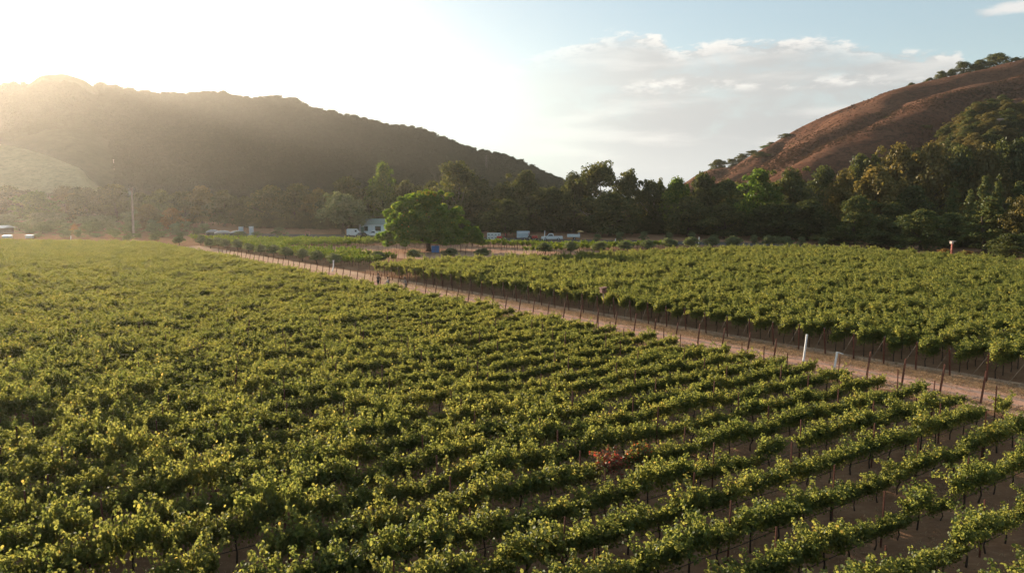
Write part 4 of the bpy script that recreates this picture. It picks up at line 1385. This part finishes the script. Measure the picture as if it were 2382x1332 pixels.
def pickup(name, label, px, D, rz, mat, long=5.7):
    x = xat(px, D, 550)
    o = thing(name, label, 'pickup', (x, D, 0), rz)
    L = long / 2
    m = MB()
    m.prism([(-L, 0.45), (-L, 0.95), (-L + 0.1, 1.02), (-L + 1.25, 1.10), (-L + 1.3, 1.12), (0.35, 1.12), (0.35, 0.62), (L - 0.05, 0.62), (L, 0.45)], -0.93, 0.93, 0.05)
    m.box(L / 2 + 0.15, -0.90, 0.86, L - 0.35, 0.08, 0.52, 0.02); m.box(L / 2 + 0.15, 0.90, 0.86, L - 0.35, 0.08, 0.52, 0.02)
    m.box(L - 0.05, 0, 0.86, 0.08, 1.72, 0.52, 0.02)
    body = m.build('body', mat, o)
    m = MB(); m.prism([(-1.55, 1.115), (-0.85, 1.78), (-0.65, 1.84), (0.15, 1.84), (0.33, 1.78), (0.36, 1.115)], -0.86, 0.86, 0.14); m.build('cab', mat, o)
    for s in (-1, 1):
        m = MB(); m.add([(-1.22, s * 0.835, 1.20), (-0.74, s * 0.748, 1.70), (0.12, s * 0.748, 1.70), (0.20, s * 0.835, 1.20), (-1.22, s * 0.855, 1.20), (-0.74, s * 0.775, 1.70), (0.12, s * 0.775, 1.70), (0.20, s * 0.855, 1.20)],
                       [(0, 1, 2, 3), (4, 5, 6, 7), (0, 1, 5, 4), (1, 2, 6, 5), (2, 3, 7, 6), (3, 0, 4, 7)]); m.build('side_window', GLASS, o)
        m = MB(); m.box(-L + 0.03, s * 0.68, 0.82, 0.08, 0.36, 0.18, 0.02); m.build('headlight', RIM, o)
    m = MB(); m.add([(-1.50, -0.72, 1.18), (-0.92, -0.66, 1.74), (-0.92, 0.66, 1.74), (-1.50, 0.72, 1.18), (-1.53, -0.72, 1.20), (-0.95, -0.66, 1.76), (-0.95, 0.66, 1.76), (-1.53, 0.72, 1.20)],
                   [(0, 1, 2, 3), (4, 5, 6, 7), (0, 1, 5, 4), (1, 2, 6, 5), (2, 3, 7, 6), (3, 0, 4, 7)]); m.build('windscreen', GLASS, o)
    m = MB(); m.box(-L - 0.03, 0, 0.52, 0.12, 1.78, 0.18, 0.03); m.box(L + 0.03, 0, 0.52, 0.10, 1.7, 0.16, 0.03); m.build('bumper', RIM, o)
    wheels(o, (-L + 0.95, L - 1.15), 0.82, 0.38, 0.24)
    return o
pickup('pickup_truck', 'white single-cab pickup parked on the lane below the dark trees', 1284, 187, 0.03, WHITE)
pickup('pickup_truck', 'white pickup parked before the house, half hidden by the shade tree', 872, 204, 0.05, WHITE)

# dark car seen from the rear quarter
x = xat(840, 198, 545)
CARB = flat('dark_car_paint', (0.02, 0.022, 0.028), 0.25, spec=0.5, var=0.05)
o = thing('parked_car', 'small black car parked before the white house, facing the camera', 'car', (x, 198, 0), 1.25)
m = MB(); m.prism([(-2.1, 0.35), (-2.1, 0.8), (-1.2, 0.98), (1.9, 1.0), (2.1, 0.85), (2.1, 0.35)], -0.88, 0.88, 0.06); m.build('body', CARB, o)
m = MB(); m.prism([(-1.1, 0.985), (-0.5, 1.52), (1.2, 1.55), (1.85, 1.0)], -0.80, 0.80, 0.16); m.build('cabin', CARB, o)
for s in (-1, 1):
    m = MB(); m.add([(-0.85, s * 0.80, 1.05), (-0.42, s * 0.69, 1.44), (1.1, s * 0.69, 1.44), (1.5, s * 0.80, 1.05), (-0.85, s * 0.82, 1.05), (-0.42, s * 0.71, 1.44), (1.1, s * 0.71, 1.44), (1.5, s * 0.82, 1.05)],
                   [(0, 1, 2, 3), (4, 5, 6, 7), (0, 1, 5, 4), (1, 2, 6, 5), (2, 3, 7, 6), (3, 0, 4, 7)]); m.build('side_window', GLASS, o)
    m = MB(); m.box(-2.1, s * 0.62, 0.72, 0.06, 0.34, 0.14, 0.02); m.build('headlight', WHITE, o)
wheels(o, (-1.3, 1.3), 0.78, 0.33, 0.2)

# white house with grey-green roof
D = 216.0
x = xat(862, D, 530)
HW = flat('pale_house_wall', (0.62, 0.68, 0.72), 0.8, var=0.06, scale=1)
HR = flat('grey_green_roof', (0.17, 0.22, 0.20), 0.85, var=0.15, scale=3)
TRIM = flat('green_trim', (0.03, 0.12, 0.10), 0.6, var=0.1)
o = thing('house', 'small white house with a grey-green roof behind the cars', 'house', (x, D, 0), 0.0)
m = MB(); m.box(0.6, 2.5, 1.6, 7.6, 5.0, 3.2); m.build('wall', HW, o)
m = MB(); zt = 3.2
m.add([(-3.7, -0.5, zt), (4.9, -0.5, zt), (4.9, 5.5, zt), (-3.7, 5.5, zt), (-2.9, 2.5, zt + 1.7), (4.1, 2.5, zt + 1.7)], [(0, 1, 5, 4), (1, 2, 5), (2, 3, 4, 5), (3, 0, 4), (0, 1, 2, 3)])
m.build('roof', HR, o)
for wx, ww in ((-1.4, 1.0), (2.3, 1.6)):
    m = MB(); m.box(wx, -0.03, 1.9, ww + 0.2, 0.06, 1.5); f = m.build('window', TRIM, o)
    m = MB(); m.box(wx, -0.075, 1.9, ww, 0.03, 1.3); m.build('pane', GLASS, f)
m = MB(); m.box(-2.55, -0.03, 1.25, 1.0, 0.06, 2.3); d_ = m.build('door', TRIM, o)
m = MB(); m.tube([(-2.2, -0.09, 1.2), (-2.2, -0.14, 1.2)], 0.05, 8); m.build('handle', RIM, d_)
for wx in (-3.4, 0.6, 4.6):
    m = MB(); m.tube([(wx, -0.4, 0), (wx, -0.4, 3.2)], 0.09, 8); m.build('porch_post', WHITE, o)

# white van left of the car
x = xat(821, 207, 540)
o = thing('cargo_van', 'white panel van parked under the grey-green oak, left of the black car', 'van', (x, 207, 0), 0.04)
m = MB(); m.prism([(-1.7, 0.4), (-1.7, 2.1), (-1.6, 2.2), (1.1, 2.2), (1.75, 1.35), (2.1, 1.2), (2.15, 0.4)], -0.95, 0.95, 0.06); m.build('body', WHITE, o)
for s in (-1, 1):
    m = MB(); m.box(1.0, s * 0.93, 1.62, 0.55, 0.05, 0.5, 0.01); m.build('side_window', GLASS, o)
wheels(o, (-1.1, 1.4), 0.85, 0.34, 0.2)

# stacked harvest bins
BIN = flat('white_bin_plastic', (0.58, 0.60, 0.58), 0.6, var=0.08, scale=2)
SLOT = flat('dark_slot', (0.02, 0.02, 0.02), 0.9, var=0.1)
D = 190.0
proto_bin = None
for i, (cx, z) in enumerate(((1141, 0.0), (1157, 0.0), (1141, 0.93), (1157, 0.93))):
    if proto_bin is None:
        o = thing('harvest_bin', 'x', 'bin', group='white harvest bins by the lane')
        m = MB(); m.box(0, 0, 0.47, 1.84, 1.2, 0.78, 0.03); m.box(-0.7, 0, 0.04, 0.2, 1.1, 0.08); m.box(0.7, 0, 0.04, 0.2, 1.1, 0.08); m.box(0, 0, 0.88, 1.9, 1.26, 0.08, 0.02); m.build('body', BIN, o)
        for sx in (-0.45, 0.45):
            m = MB(); m.box(sx, -0.605, 0.5, 0.5, 0.02, 0.16); m.build('slot', SLOT, o)
        proto_bin = o
    else:
        o = copy_tree(proto_bin)
    o.location = (xat(cx, D, 548), D, z)
    o['label'] = ('white slotted harvest bin, bottom left of the stack by the shade tree', 'white slotted harvest bin, bottom right of the stack by the shade tree',
                  'white slotted harvest bin, top left of the stack by the shade tree', 'white slotted harvest bin, top right of the stack by the shade tree')[i]
# box trailer
x = xat(1217, 190, 548)
o = thing('box_trailer', 'pale grey box trailer between the harvest bins and the white pickup', 'trailer', (x, 190, 0), 0.02)
TRL = flat('pale_grey_panel', (0.42, 0.48, 0.52), 0.5, var=0.08, scale=1)
m = MB(); m.box(0, 0, 1.45, 3.5, 1.9, 1.75, 0.08); m.build('body', TRL, o)
m = MB(); m.box(0, -0.96, 1.9, 2.9, 0.03, 0.18); m.box(0, -0.96, 0.95, 3.1, 0.03, 0.08); m.build('stripe', WHITE, o)
m = MB(); m.tube([(-1.7, 0, 0.5), (-2.5, 0, 0.45)], 0.06, 6); m.build('tow_bar', STEEL, o)
wheels(o, (0.3,), 0.85, 0.33, 0.2)
# red tractors
REDP = flat('red_machine_paint', (0.42, 0.045, 0.035), 0.5, var=0.12, scale=3)
def tractor(px, D, rz, lab, s):
    x = xat(px, D, 550)
    o = thing('tractor', lab, 'tractor', (x, D, 0), rz, scale=(s, s, s))
    m = MB(); m.prism([(-1.5, 0.6), (-1.55, 1.15), (-1.4, 1.3), (-0.2, 1.35), (0.0, 1.0), (0.9, 0.95), (1.0, 0.55)], -0.32, 0.32, 0.05); m.build('bonnet', REDP, o)
    m = MB(); m.box(0.55, 0, 1.12, 0.5, 0.5, 0.12, 0.04); m.box(0.78, 0, 1.4, 0.1, 0.5, 0.5, 0.04); m.build('seat', HOSE, o)
    m = MB(); m.tube([(0.95, -0.4, 0.9), (0.95, -0.4, 2.1), (0.95, 0.4, 2.1), (0.95, 0.4, 0.9)], 0.045, 6); m.build('roll_bar', REDP, o)
    m = MB(); m.tube([(-1.0, 0.1, 1.3), (-1.0, 0.1, 1.9)], 0.04, 6); m.build('exhaust', STEEL, o)
    m = MB(); m.tube([(-0.1, 0, 1.3), (0.12, 0, 1.5)], 0.03, 6); m.build('steering_column', HOSE, o)
    wheels(o, (0.6,), 0.62, 0.62, 0.34); wheels(o, (-1.15,), 0.5, 0.36, 0.22)
tractor(1168, 186, 0.2, 'faded red tractor between the harvest bins and the box trailer', 0.95)
tractor(1238, 188, 2.9, 'bright red tractor right of the box trailer', 0.95)
# flatbed trailer and its yellow shade
x = xat(1334, 190, 550)
o = thing('flatbed_trailer', 'white-sided flatbed trailer right of the pickup', 'trailer', (x, 190, 0), 0.0)
m = MB(); m.box(0, 0, 0.82, 3.4, 1.7, 0.12, 0.02); m.box(0, -0.84, 1.18, 3.4, 0.06, 0.62, 0.02); m.box(0, 0.84, 1.18, 3.4, 0.06, 0.62, 0.02); m.box(-1.68, 0, 1.18, 0.06, 1.6, 0.62, 0.02); m.build('bed', WHITE, o)
m = MB(); m.box(1.5, 0, 1.2, 0.4, 1.5, 1.3, 0.04); m.build('tool_box', flat('grey_box', (0.3, 0.28, 0.27), 0.7, var=0.1), o)
m = MB(); m.tube([(-1.6, 0, 0.75), (-2.3, 0, 0.5)], 0.05, 6); m.build('tow_bar', STEEL, o)
wheels(o, (0.2,), 0.75, 0.33, 0.2)
x = xat(1350, 193, 545)
o = thing('parasol', 'faded yellow parasol standing behind the flatbed trailer', 'parasol', (x, 193, 0))
m = MB(); m.tube([(0, 0, 0), (0, 0, 2.35)], 0.03, 8); m.build('pole', STEEL, o)
m = MB(); m.lathe([(0.02, 2.42), (0.5, 2.3), (1.0, 2.05), (1.02, 2.0), (0.5, 2.24), (0.02, 2.36)], n=8); m.build('canopy', flat('faded_yellow_cloth', (0.42, 0.27, 0.10), 0.8, var=0.1), o)

# domed tanks and cabinets
DARKT = flat('dark_tank_side', (0.06, 0.055, 0.05), 0.7, var=0.15, scale=1)
RIMT = flat('pale_tank_dome', (0.16, 0.155, 0.15), 0.35, spec=0.6, var=0.1, scale=1)
for px, wpx, D, lab in ((495, 30, 212, 'leftmost of the three dark domed tanks beyond the young vines'), (518, 36, 207, 'middle one of the three dark domed tanks, overlapping the leftmost'), (553, 35, 207, 'rightmost of the three dark domed tanks beyond the young vines')):
    x = xat(px, D, 540); r = wpx / 2 / F * D
    o = thing('water_tank', lab, 'tank', (x, D, 0))
    m = MB(); m.lathe([(r, 0), (r, 0.95), (r * 0.99, 1.0)], n=28); m.build('side', DARKT, o, True)
    m = MB(); m.lathe([(r * 1.015, 0.97), (r * 1.015, 1.06), (r * 0.9, 1.28), (r * 0.65, 1.55), (r * 0.35, 1.72), (0.01, 1.78)], n=28); m.build('dome', RIMT, o, True)
    m = MB(); m.lathe([(0.28, 1.70), (0.28, 1.86), (0.01, 1.88)], n=14); m.build('hatch', DARKT, o)
for px, t, b, w, D, lab in ((561, 528, 546, 9, 216, 'white square cabinet behind the rightmost domed tank'), (585, 527, 547, 9, 212, 'tall white upright cabinet standing right of the domed tanks'),
                          (16, 548, 559, 16, 196, 'left one of two white boxes at the far left edge of the vineyard'), (68, 547, 559, 14, 196, 'right one of two white boxes at the far left edge of the vineyard')):
    x = xat(px, D, 540); h = zat(t, D); w = w / F * D
    o = thing('cabinet', lab, 'cabinet', (x, D, 0), 0.1)
    m = MB(); m.box(0, 0, h / 2 + 0.05, w, w * 0.8, h - 0.1, 0.03); m.build('body', WHITE, o)
    m = MB(); m.box(0, 0, h + 0.03, w * 1.08, w * 0.88, 0.06, 0.01); m.build('lid', WHITE, o)
    m = MB(); m.box(0.05, -w * 0.4 - 0.012, h * 0.5, w * 0.7, 0.02, h * 0.7, 0.005); dr = m.build('door', TRL, o)
    m = MB(); m.box(w * 0.3, -w * 0.4 - 0.035, h * 0.5, 0.05, 0.03, 0.16); m.build('handle', STEEL, dr)
# low shed with a white roof on the far left
x = xat(-20, 226, 540)
o = thing('shed', 'long low shed with a white roof at the left edge of the photo', 'shed', (x, 226, 0), 0.03)
m = MB(); m.box(0, 0, 0.85, 11, 5, 1.7); m.build('wall', flat('brown_boards', (0.18, 0.12, 0.09), 0.9, var=0.2), o)
m = MB(); m.add([(-6, -3, 1.72), (6, -3, 1.72), (6, 3, 1.72), (-6, 3, 1.72), (-6, 0, 2.5), (6, 0, 2.5)], [(0, 1, 5, 4), (2, 3, 4, 5), (0, 4, 3), (1, 2, 5), (0, 1, 2, 3)]); m.build('roof', WHITE, o)
# pale pinkish implement beyond the young vines
x = xat(715, 208, 540)
o = thing('cultivator', 'small faded red cultivator frame standing at the far edge of the young vines', 'implement', (x, 208, 0), 0.2)
PINK = flat('faded_red_frame', (0.42, 0.17, 0.13), 0.7, var=0.15)
m = MB(); m.tube([(-0.6, 0, 0), (-0.5, 0, 1.45), (-0.3, 0, 1.6)], 0.09, 6); m.tube([(0.65, 0, 0.2), (0.6, 0, 1.3)], 0.07, 6); m.box(0.05, 0, 1.22, 1.2, 0.5, 0.26, 0.05); m.build('frame', PINK, o)
m = MB(); m.tube([(0.6, 0, 1.3), (0.9, 0, 1.55)], 0.06, 6); m.build('hitch', PINK, o)
for sy in (-0.3, 0.3):
    m = MB(); m.lathe([(0.08, -0.05), (0.3, -0.05), (0.3, 0.05), (0.08, 0.05)], n=14); m.v = [(-0.1 + a, sy + c, 0.3 + b) for a, b, c in m.v]; m.build('wheel', TYRE, o)

# white marker stakes
for px, t, b, lab in ((773, 606, 631, 'white stake beside the last olive tree of the road row'), (1622, 552, 578, 'leaning white stake among the low olives behind the vine block'), (1264, 537, 560, 'white pole right in front of the white pickup'),
                      (1430, 556, 566, 'thin pale stake on the lane below the dark trees'), (164, 549, 558, 'short white stake at the far left edge of the vineyard')):
    D = at(px, b)[1]; h = zat(t, D)
    m = MB(); m.tube([(0, 0, 0), (0.12 * h, 0, h * 0.5), (0.14 * h, 0, h)], [0.10, 0.10, 0.10], 8); m.box(0.14 * h, 0, h + 0.03, 0.24, 0.24, 0.06)
    o = m.build('marker_stake', WHITETUBE); o.location = (xat(px, D, b), D, 0)
    tag(o, lab, 'stake')

# grow stakes on the bare ground around the shade tree
m = MB(); m.box(0, 0, 0.85, 0.035, 0.035, 1.7); m.v = [(x + 0.05 * z, y, z) for x, y, z in m.v]
me = None
bare.sort(key=lambda p: p[1])
rgs = random.Random(3); rgs.shuffle(bare)
for i, p in enumerate(bare[:150]):
    if me is None:
        o = m.build('grow_stake', STEEL); me = o.data
    else:
        o = link('grow_stake', me)
    o.location = (p[0], p[1], 0); o.rotation_euler = (0, 0, TR + rgs.uniform(-.3, .3)); o.scale = (1, 1, rgs.uniform(0.8, 1.15))
    tag(o, 'thin brown stake on the bare reddish ground around the shade tree', 'stake', 'thin stakes on the bare ground')

# utility pole
D = 207.0
x = xat(310, D, 540)
o = thing('utility_pole', 'tall wooden utility pole with a pale transformer near its top', 'utility pole', (x, D, 0))
h = zat(436, D)
m = MB(); m.tube([(0, 0, 0), (0.45, 0, h)], [0.34, 0.20], 10); m.build('pole', flat('pole_wood', (0.40, 0.31, 0.24), 0.9, var=0.2, scale=2), o)
m = MB(); m.box(0.42, -0.1, h - 0.7, 1.9, 0.12, 0.14); m.build('crossarm', BARK, o)
m = MB(); m.lathe([(0.05, h - 2.1), (0.30, h - 2.05), (0.30, h - 1.15), (0.05, h - 1.05)], -0.05, -0.35, 14); m.build('transformer', flat('pale_transformer', (0.5, 0.48, 0.44), 0.5, var=0.05), o)
for sx in (-0.4, 0.42, 1.25):
    m = MB(); m.lathe([(0.06, h - 0.63), (0.09, h - 0.5), (0.03, h - 0.38)], sx, -0.1, 8); m.build('insulator', WHITE, o)
# lattice tower on the wooded hill
def surf(fn, px, py):
    best = None
    for t in np.linspace(0.05, 1, 120):
        X, Y, Z = fn(px, t)
        e = abs(screen(float(X), float(Y), float(Z))[1] - py)
        if best is None or e < best[0]: best = (e, float(X), float(Y), float(Z))
    return best[1:]
X, Y, Z = surf(ON_L, 1131, 404)
h = 40 / F * Y + 3
o = thing('pylon', 'faint steel lattice power pylon on the flank of the wooded hill', 'pylon', (X, Y, Z - 2))
m = MB()
for sx in (-1, 1):
    for sy in (-1, 1):
        m.tube([(sx * 1.7, sy * 1.7, 0), (sx * 0.5, sy * 0.5, h * 0.7), (sx * 0.3, sy * 0.3, h)], 0.13, 4)
for i in range(8):
    a = i / 8 * h; b = (i + 1) / 8 * h; ra = 1.7 - 1.3 * i / 8; rb_ = 1.7 - 1.3 * (i + 1) / 8
    for s in (-1, 1):
        m.tube([(-ra, s * ra, a), (rb_, s * rb_, b)], 0.07, 4); m.tube([(ra, s * ra, a), (-rb_, s * rb_, b)], 0.07, 4)
m.build('lattice', GALV, o)
for i, z in enumerate((0.72, 0.84, 0.96)):
    m = MB(); m.tube([(-3.2 + 0.5 * i, 0, h * z), (0, 0, h * z + 0.5), (3.2 - 0.5 * i, 0, h * z)], 0.12, 4); m.build('crossarm', GALV, o)
# earth scar below it
X, Y, Z = surf(ON_L, 253, 396)
o = thing('mast', 'thin pale mast on the lower flank of the wooded hill', 'mast', (X, Y, Z - 1))
m = MB(); m.tube([(0, 0, 0), (0, 0, 8)], [0.2, 0.12], 8); m.build('pole', PALEBARK, o)
m = MB(); m.box(0, 0, 7.7, 1.2, 0.15, 0.15); m.build('crossarm', PALEBARK, o)
# hut on the dry hill
X, Y, Z = surf(ON_R, 2343, 301)
o = thing('hut', 'tiny tan hut with a dark doorway among brush on the right hillside', 'hut', (X, Y, Z - 0.5), -0.3)
TANW = flat('tan_stucco', (0.34, 0.21, 0.16), 0.9, var=0.1)
m = MB(); m.box(0, 0, 2.2, 6.4, 4, 4.0); m.box(-3.6, -0.2, 1.5, 3.2, 3, 2.6); m.build('wall', TANW, o)
m = MB(); m.add([(-3.4, -2.3, 4.2), (3.4, -2.3, 4.2), (3.4, 2.3, 4.2), (-3.4, 2.3, 4.2), (-3.4, 0, 5.0), (3.4, 0, 5.0)], [(0, 1, 5, 4), (2, 3, 4, 5), (0, 4, 3), (1, 2, 5), (0, 1, 2, 3)]); m.build('roof', flat('tan_roof', (0.33, 0.20, 0.15), 0.9), o)
m = MB(); m.box(0.6, -2.02, 1.9, 1.3, 0.06, 2.8); m.build('door', SLOT, o)

# ------------------------------------------------------------------ people by the road
def skinned(name, joints, edges, mat, parent, levels=2):
    """joints: name -> (pos, radius); one continuous surface grown with the Skin modifier"""
    names = list(joints)
    me = bpy.data.meshes.new(name)
    me.from_pydata([joints[n][0] for n in names], [(names.index(a), names.index(b)) for a, b in edges], [])
    o = bpy.data.objects.new(name, me)
    COL.objects.link(o)
    sk = o.modifiers.new('skin', 'SKIN'); sk.use_smooth_shade = True
    for i, n in enumerate(names):
        r = joints[n][1]
        r = r if hasattr(r, '__len__') else (r, r)
        me.skin_vertices[0].data[i].radius = r
        me.skin_vertices[0].data[i].use_root = (i == 0)
    sb = o.modifiers.new('sub', 'SUBSURF'); sb.levels = levels; sb.render_levels = levels
    dg = bpy.context.evaluated_depsgraph_get()
    dg.update()
    m2 = bpy.data.meshes.new_from_object(o.evaluated_get(dg))
    bpy.data.objects.remove(o)
    bpy.data.meshes.remove(me)
    m2.materials.clear(); m2.materials.append(mat)
    m2.name = name
    o = link(name, m2, parent)
    return o

SKIN = flat('skin', (0.36, 0.20, 0.14), 0.6, var=0.05)
def person(px, py_foot, face, label, shirt, trousers, hair, bend=0.0, hat=None, arm=(0.28, 0.30), step=0.12):
    D = at(px, py_foot)[1]
    o = thing('person', label, 'person', (xat(px, D, py_foot), D, 0), face)
    # front is +x; bend leans the trunk forward
    b = bend
    hip = Vector((0, 0, 0.93))
    def up(d, side=0.0, fwd=0.0):
        return tuple(hip + Vector((math.sin(b) * d + fwd * math.cos(b), side, math.cos(b) * d - fwd * math.sin(b))))
    J = {'pelvis': (tuple(hip), (0.15, 0.115)), 'waist': (up(0.16), (0.135, 0.10)), 'chest': (up(0.36), (0.165, 0.115)), 'neckbase': (up(0.53), 0.07), 'neck': (up(0.60), 0.055), 'chin': (up(0.655, 0, 0.025), 0.068), 'head': (up(0.735, 0, 0.015), 0.092), 'crown': (up(0.80), 0.065),
         'nose': (up(0.71, 0, 0.115), 0.016)}
    E_ = [('pelvis', 'waist'), ('waist', 'chest'), ('chest', 'neckbase'), ('neckbase', 'neck'), ('neck', 'chin'), ('chin', 'head'), ('head', 'crown'), ('head', 'nose')]
    for s, nm in ((1, 'l'), (-1, 'r')):
        sh = up(0.48, s * 0.19); el_ = up(0.20, s * 0.25, arm[0] * 0.45); wr = up(0.04 + 0.12 * arm[1], s * 0.19, arm[0]); 
        hd = Vector(wr) + (Vector(wr) - Vector(el_)).normalized() * 0.08
        J['sh' + nm] = (sh, 0.062); J['el' + nm] = (el_, 0.046); J['wr' + nm] = (wr, 0.032); J['pa' + nm] = (tuple(hd), (0.042, 0.022))
        E_ += [('chest', 'sh' + nm), ('sh' + nm, 'el' + nm), ('el' + nm, 'wr' + nm), ('wr' + nm, 'pa' + nm)]
        d = (Vector(wr) - Vector(el_)).normalized()
        for f in range(4):
            k = (f - 1.5) * 0.020
            ln = (0.065, 0.078, 0.073, 0.058)[f]
            a_ = hd + Vector((0, k, 0)) + d * 0.035
            c_ = a_ + d * ln * 0.6 + Vector((0, 0, -0.012)); e_ = c_ + d * ln * 0.4 + Vector((0, 0, -0.025))
            J['f%d%s' % (f, nm)] = (tuple(a_), 0.010); J['g%d%s' % (f, nm)] = (tuple(c_), 0.009); J['h%d%s' % (f, nm)] = (tuple(e_), 0.008)
            E_ += [('pa' + nm, 'f%d%s' % (f, nm)), ('f%d%s' % (f, nm), 'g%d%s' % (f, nm)), ('g%d%s' % (f, nm), 'h%d%s' % (f, nm))]
        th = Vector(wr) + d * 0.03 + Vector((0.02, -s * 0.035, 0.02)); t2 = th + d * 0.05 + Vector((0.01, -s * 0.012, 0))
        J['t' + nm] = (tuple(th), 0.012); J['u' + nm] = (tuple(t2), 0.010)
        E_ += [('wr' + nm, 't' + nm), ('t' + nm, 'u' + nm)]
        kx = s * step
        J['hp' + nm] = ((0, s * 0.095, 0.86), 0.095); J['kn' + nm] = ((kx * 0.6 + 0.03, s * 0.10, 0.49), 0.062); J['an' + nm] = ((kx, s * 0.10, 0.09), 0.042); J['to' + nm] = ((kx + 0.17, s * 0.115, 0.035), (0.045, 0.033))
        E_ += [('pelvis', 'hp' + nm), ('hp' + nm, 'kn' + nm), ('kn' + nm, 'an' + nm), ('an' + nm, 'to' + nm)]
    skinned('body', J, E_, SKIN, o)
    g = lambda n, k=1.0: (J[n][0], tuple(x * k for x in J[n][1]) if hasattr(J[n][1], '__len__') else J[n][1] * k)
    S = {n: g(n, 1.16) for n in ('waist', 'pelvis', 'chest', 'neckbase')}
    S['neckbase'] = (J['neckbase'][0], 0.082)
    se = [('waist', 'pelvis'), ('waist', 'chest'), ('chest', 'neckbase')]
    for nm in 'lr':
        S['sh' + nm] = g('sh' + nm, 1.25); S['el' + nm] = g('el' + nm, 1.35)
        S['cf' + nm] = (tuple(Vector(J['el' + nm][0]).lerp(Vector(J['wr' + nm][0]), 0.8)), 0.044)
        se += [('chest', 'sh' + nm), ('sh' + nm, 'el' + nm), ('el' + nm, 'cf' + nm)]
    skinned('shirt', S, se, shirt, o)
    T = {'pelvis': g('pelvis', 1.12)}; te = []
    for nm in 'lr':
        T['hp' + nm] = g('hp' + nm, 1.15); T['kn' + nm] = g('kn' + nm, 1.28); T['an' + nm] = (J['an' + nm][0], 0.062)
        te += [('pelvis', 'hp' + nm), ('hp' + nm, 'kn' + nm), ('kn' + nm, 'an' + nm)]
    skinned('trousers', T, te, trousers, o)
    Hh = {'a': (up(0.76, 0, -0.02), 0.102), 'b': (up(0.815, 0, -0.01), 0.075), 'c': (up(0.69, 0, -0.055), 0.06)}
    skinned('hair', Hh, [('a', 'b'), ('a', 'c')], hair, o)
    for s in (-1, 1):
        m = MB(); m.box(*up(0.725, s * 0.036, 0.098), 0.012, 0.022, 0.012, 0.003); m.build('eye', HOSE, o)
    m = MB(); m.box(*up(0.668, 0, 0.092), 0.012, 0.045, 0.010, 0.003); m.build('mouth', flat('lip', (0.3, 0.12, 0.1), 0.6), o)
    if hat is not None:
        c = Vector(up(0.82))
        m = MB(); m.lathe([(0.105, c.z - 0.03), (0.10, c.z + 0.04), (0.05, c.z + 0.075), (0.001, c.z + 0.08)], c.x, c.y, 16)
        m.add([(c.x + 0.08, -0.085, c.z - 0.03), (c.x + 0.21, -0.06, c.z - 0.045), (c.x + 0.21, 0.06, c.z - 0.045), (c.x + 0.08, 0.085, c.z - 0.03), (c.x + 0.08, -0.085, c.z - 0.02), (c.x + 0.21, -0.06, c.z - 0.035), (c.x + 0.21, 0.06, c.z - 0.035), (c.x + 0.08, 0.085, c.z - 0.02)],
              [(0, 1, 2, 3), (4, 5, 6, 7), (0, 1, 5, 4), (1, 2, 6, 5), (2, 3, 7, 6), (3, 0, 4, 7)])
        m.build('cap', hat, o)
    return o
CL1 = flat('brown_grey_jacket', (0.10, 0.075, 0.06), 0.9, var=0.15, scale=8)
CL2 = flat('pale_shirt', (0.25, 0.225, 0.21), 0.9, var=0.12, scale=8)
CL3 = flat('checked_shirt', (0.26, 0.22, 0.195), 0.9, var=0.45, scale=18)
TR1 = flat('dark_trousers', (0.025, 0.022, 0.025), 0.9, var=0.15)
TR2 = flat('grey_trousers', (0.13, 0.12, 0.11), 0.9, var=0.15)
HAIR = flat('dark_hair', (0.02, 0.014, 0.01), 0.7, var=0.15)
person(880, 668, R(70), 'person in a brown jacket and dark trousers standing at the road edge', CL1, TR1, HAIR, 0.05, HAIR)
person(904, 677, R(200), 'person in a pale shirt half hidden by vines, between the two other people', CL2, TR2, HAIR, 0.12, None, (0.34, 0.9))
person(945, 677, R(185), 'person in a checked shirt leaning forward, rightmost of the three people', CL3, TR2, HAIR, 0.22, HAIR, (0.36, 0.8))

# ------------------------------------------------------------------ evening haze in the valley
m = MB()
m.box(0, 640, 134, 3300, 2000, 270)
hz = m.build('haze', bpy.data.materials.new('valley_haze'))
hm = hz.data.materials[0]
nt = new_tree(hm); g = N(nt)
v = g.node('ShaderNodeVolumePrincipled')
v.inputs['Color'].default_value = (1.0, 0.94, 0.83, 1)
v.inputs['Density'].default_value = 0.000085
v.inputs['Anisotropy'].default_value = 0.68
o_ = g.node('ShaderNodeOutputMaterial')
nt.links.new(v.outputs[0], o_.inputs['Volume'])
tag(hz, 'thin warm evening haze filling the valley up to the hills', 'haze', kind='stuff')
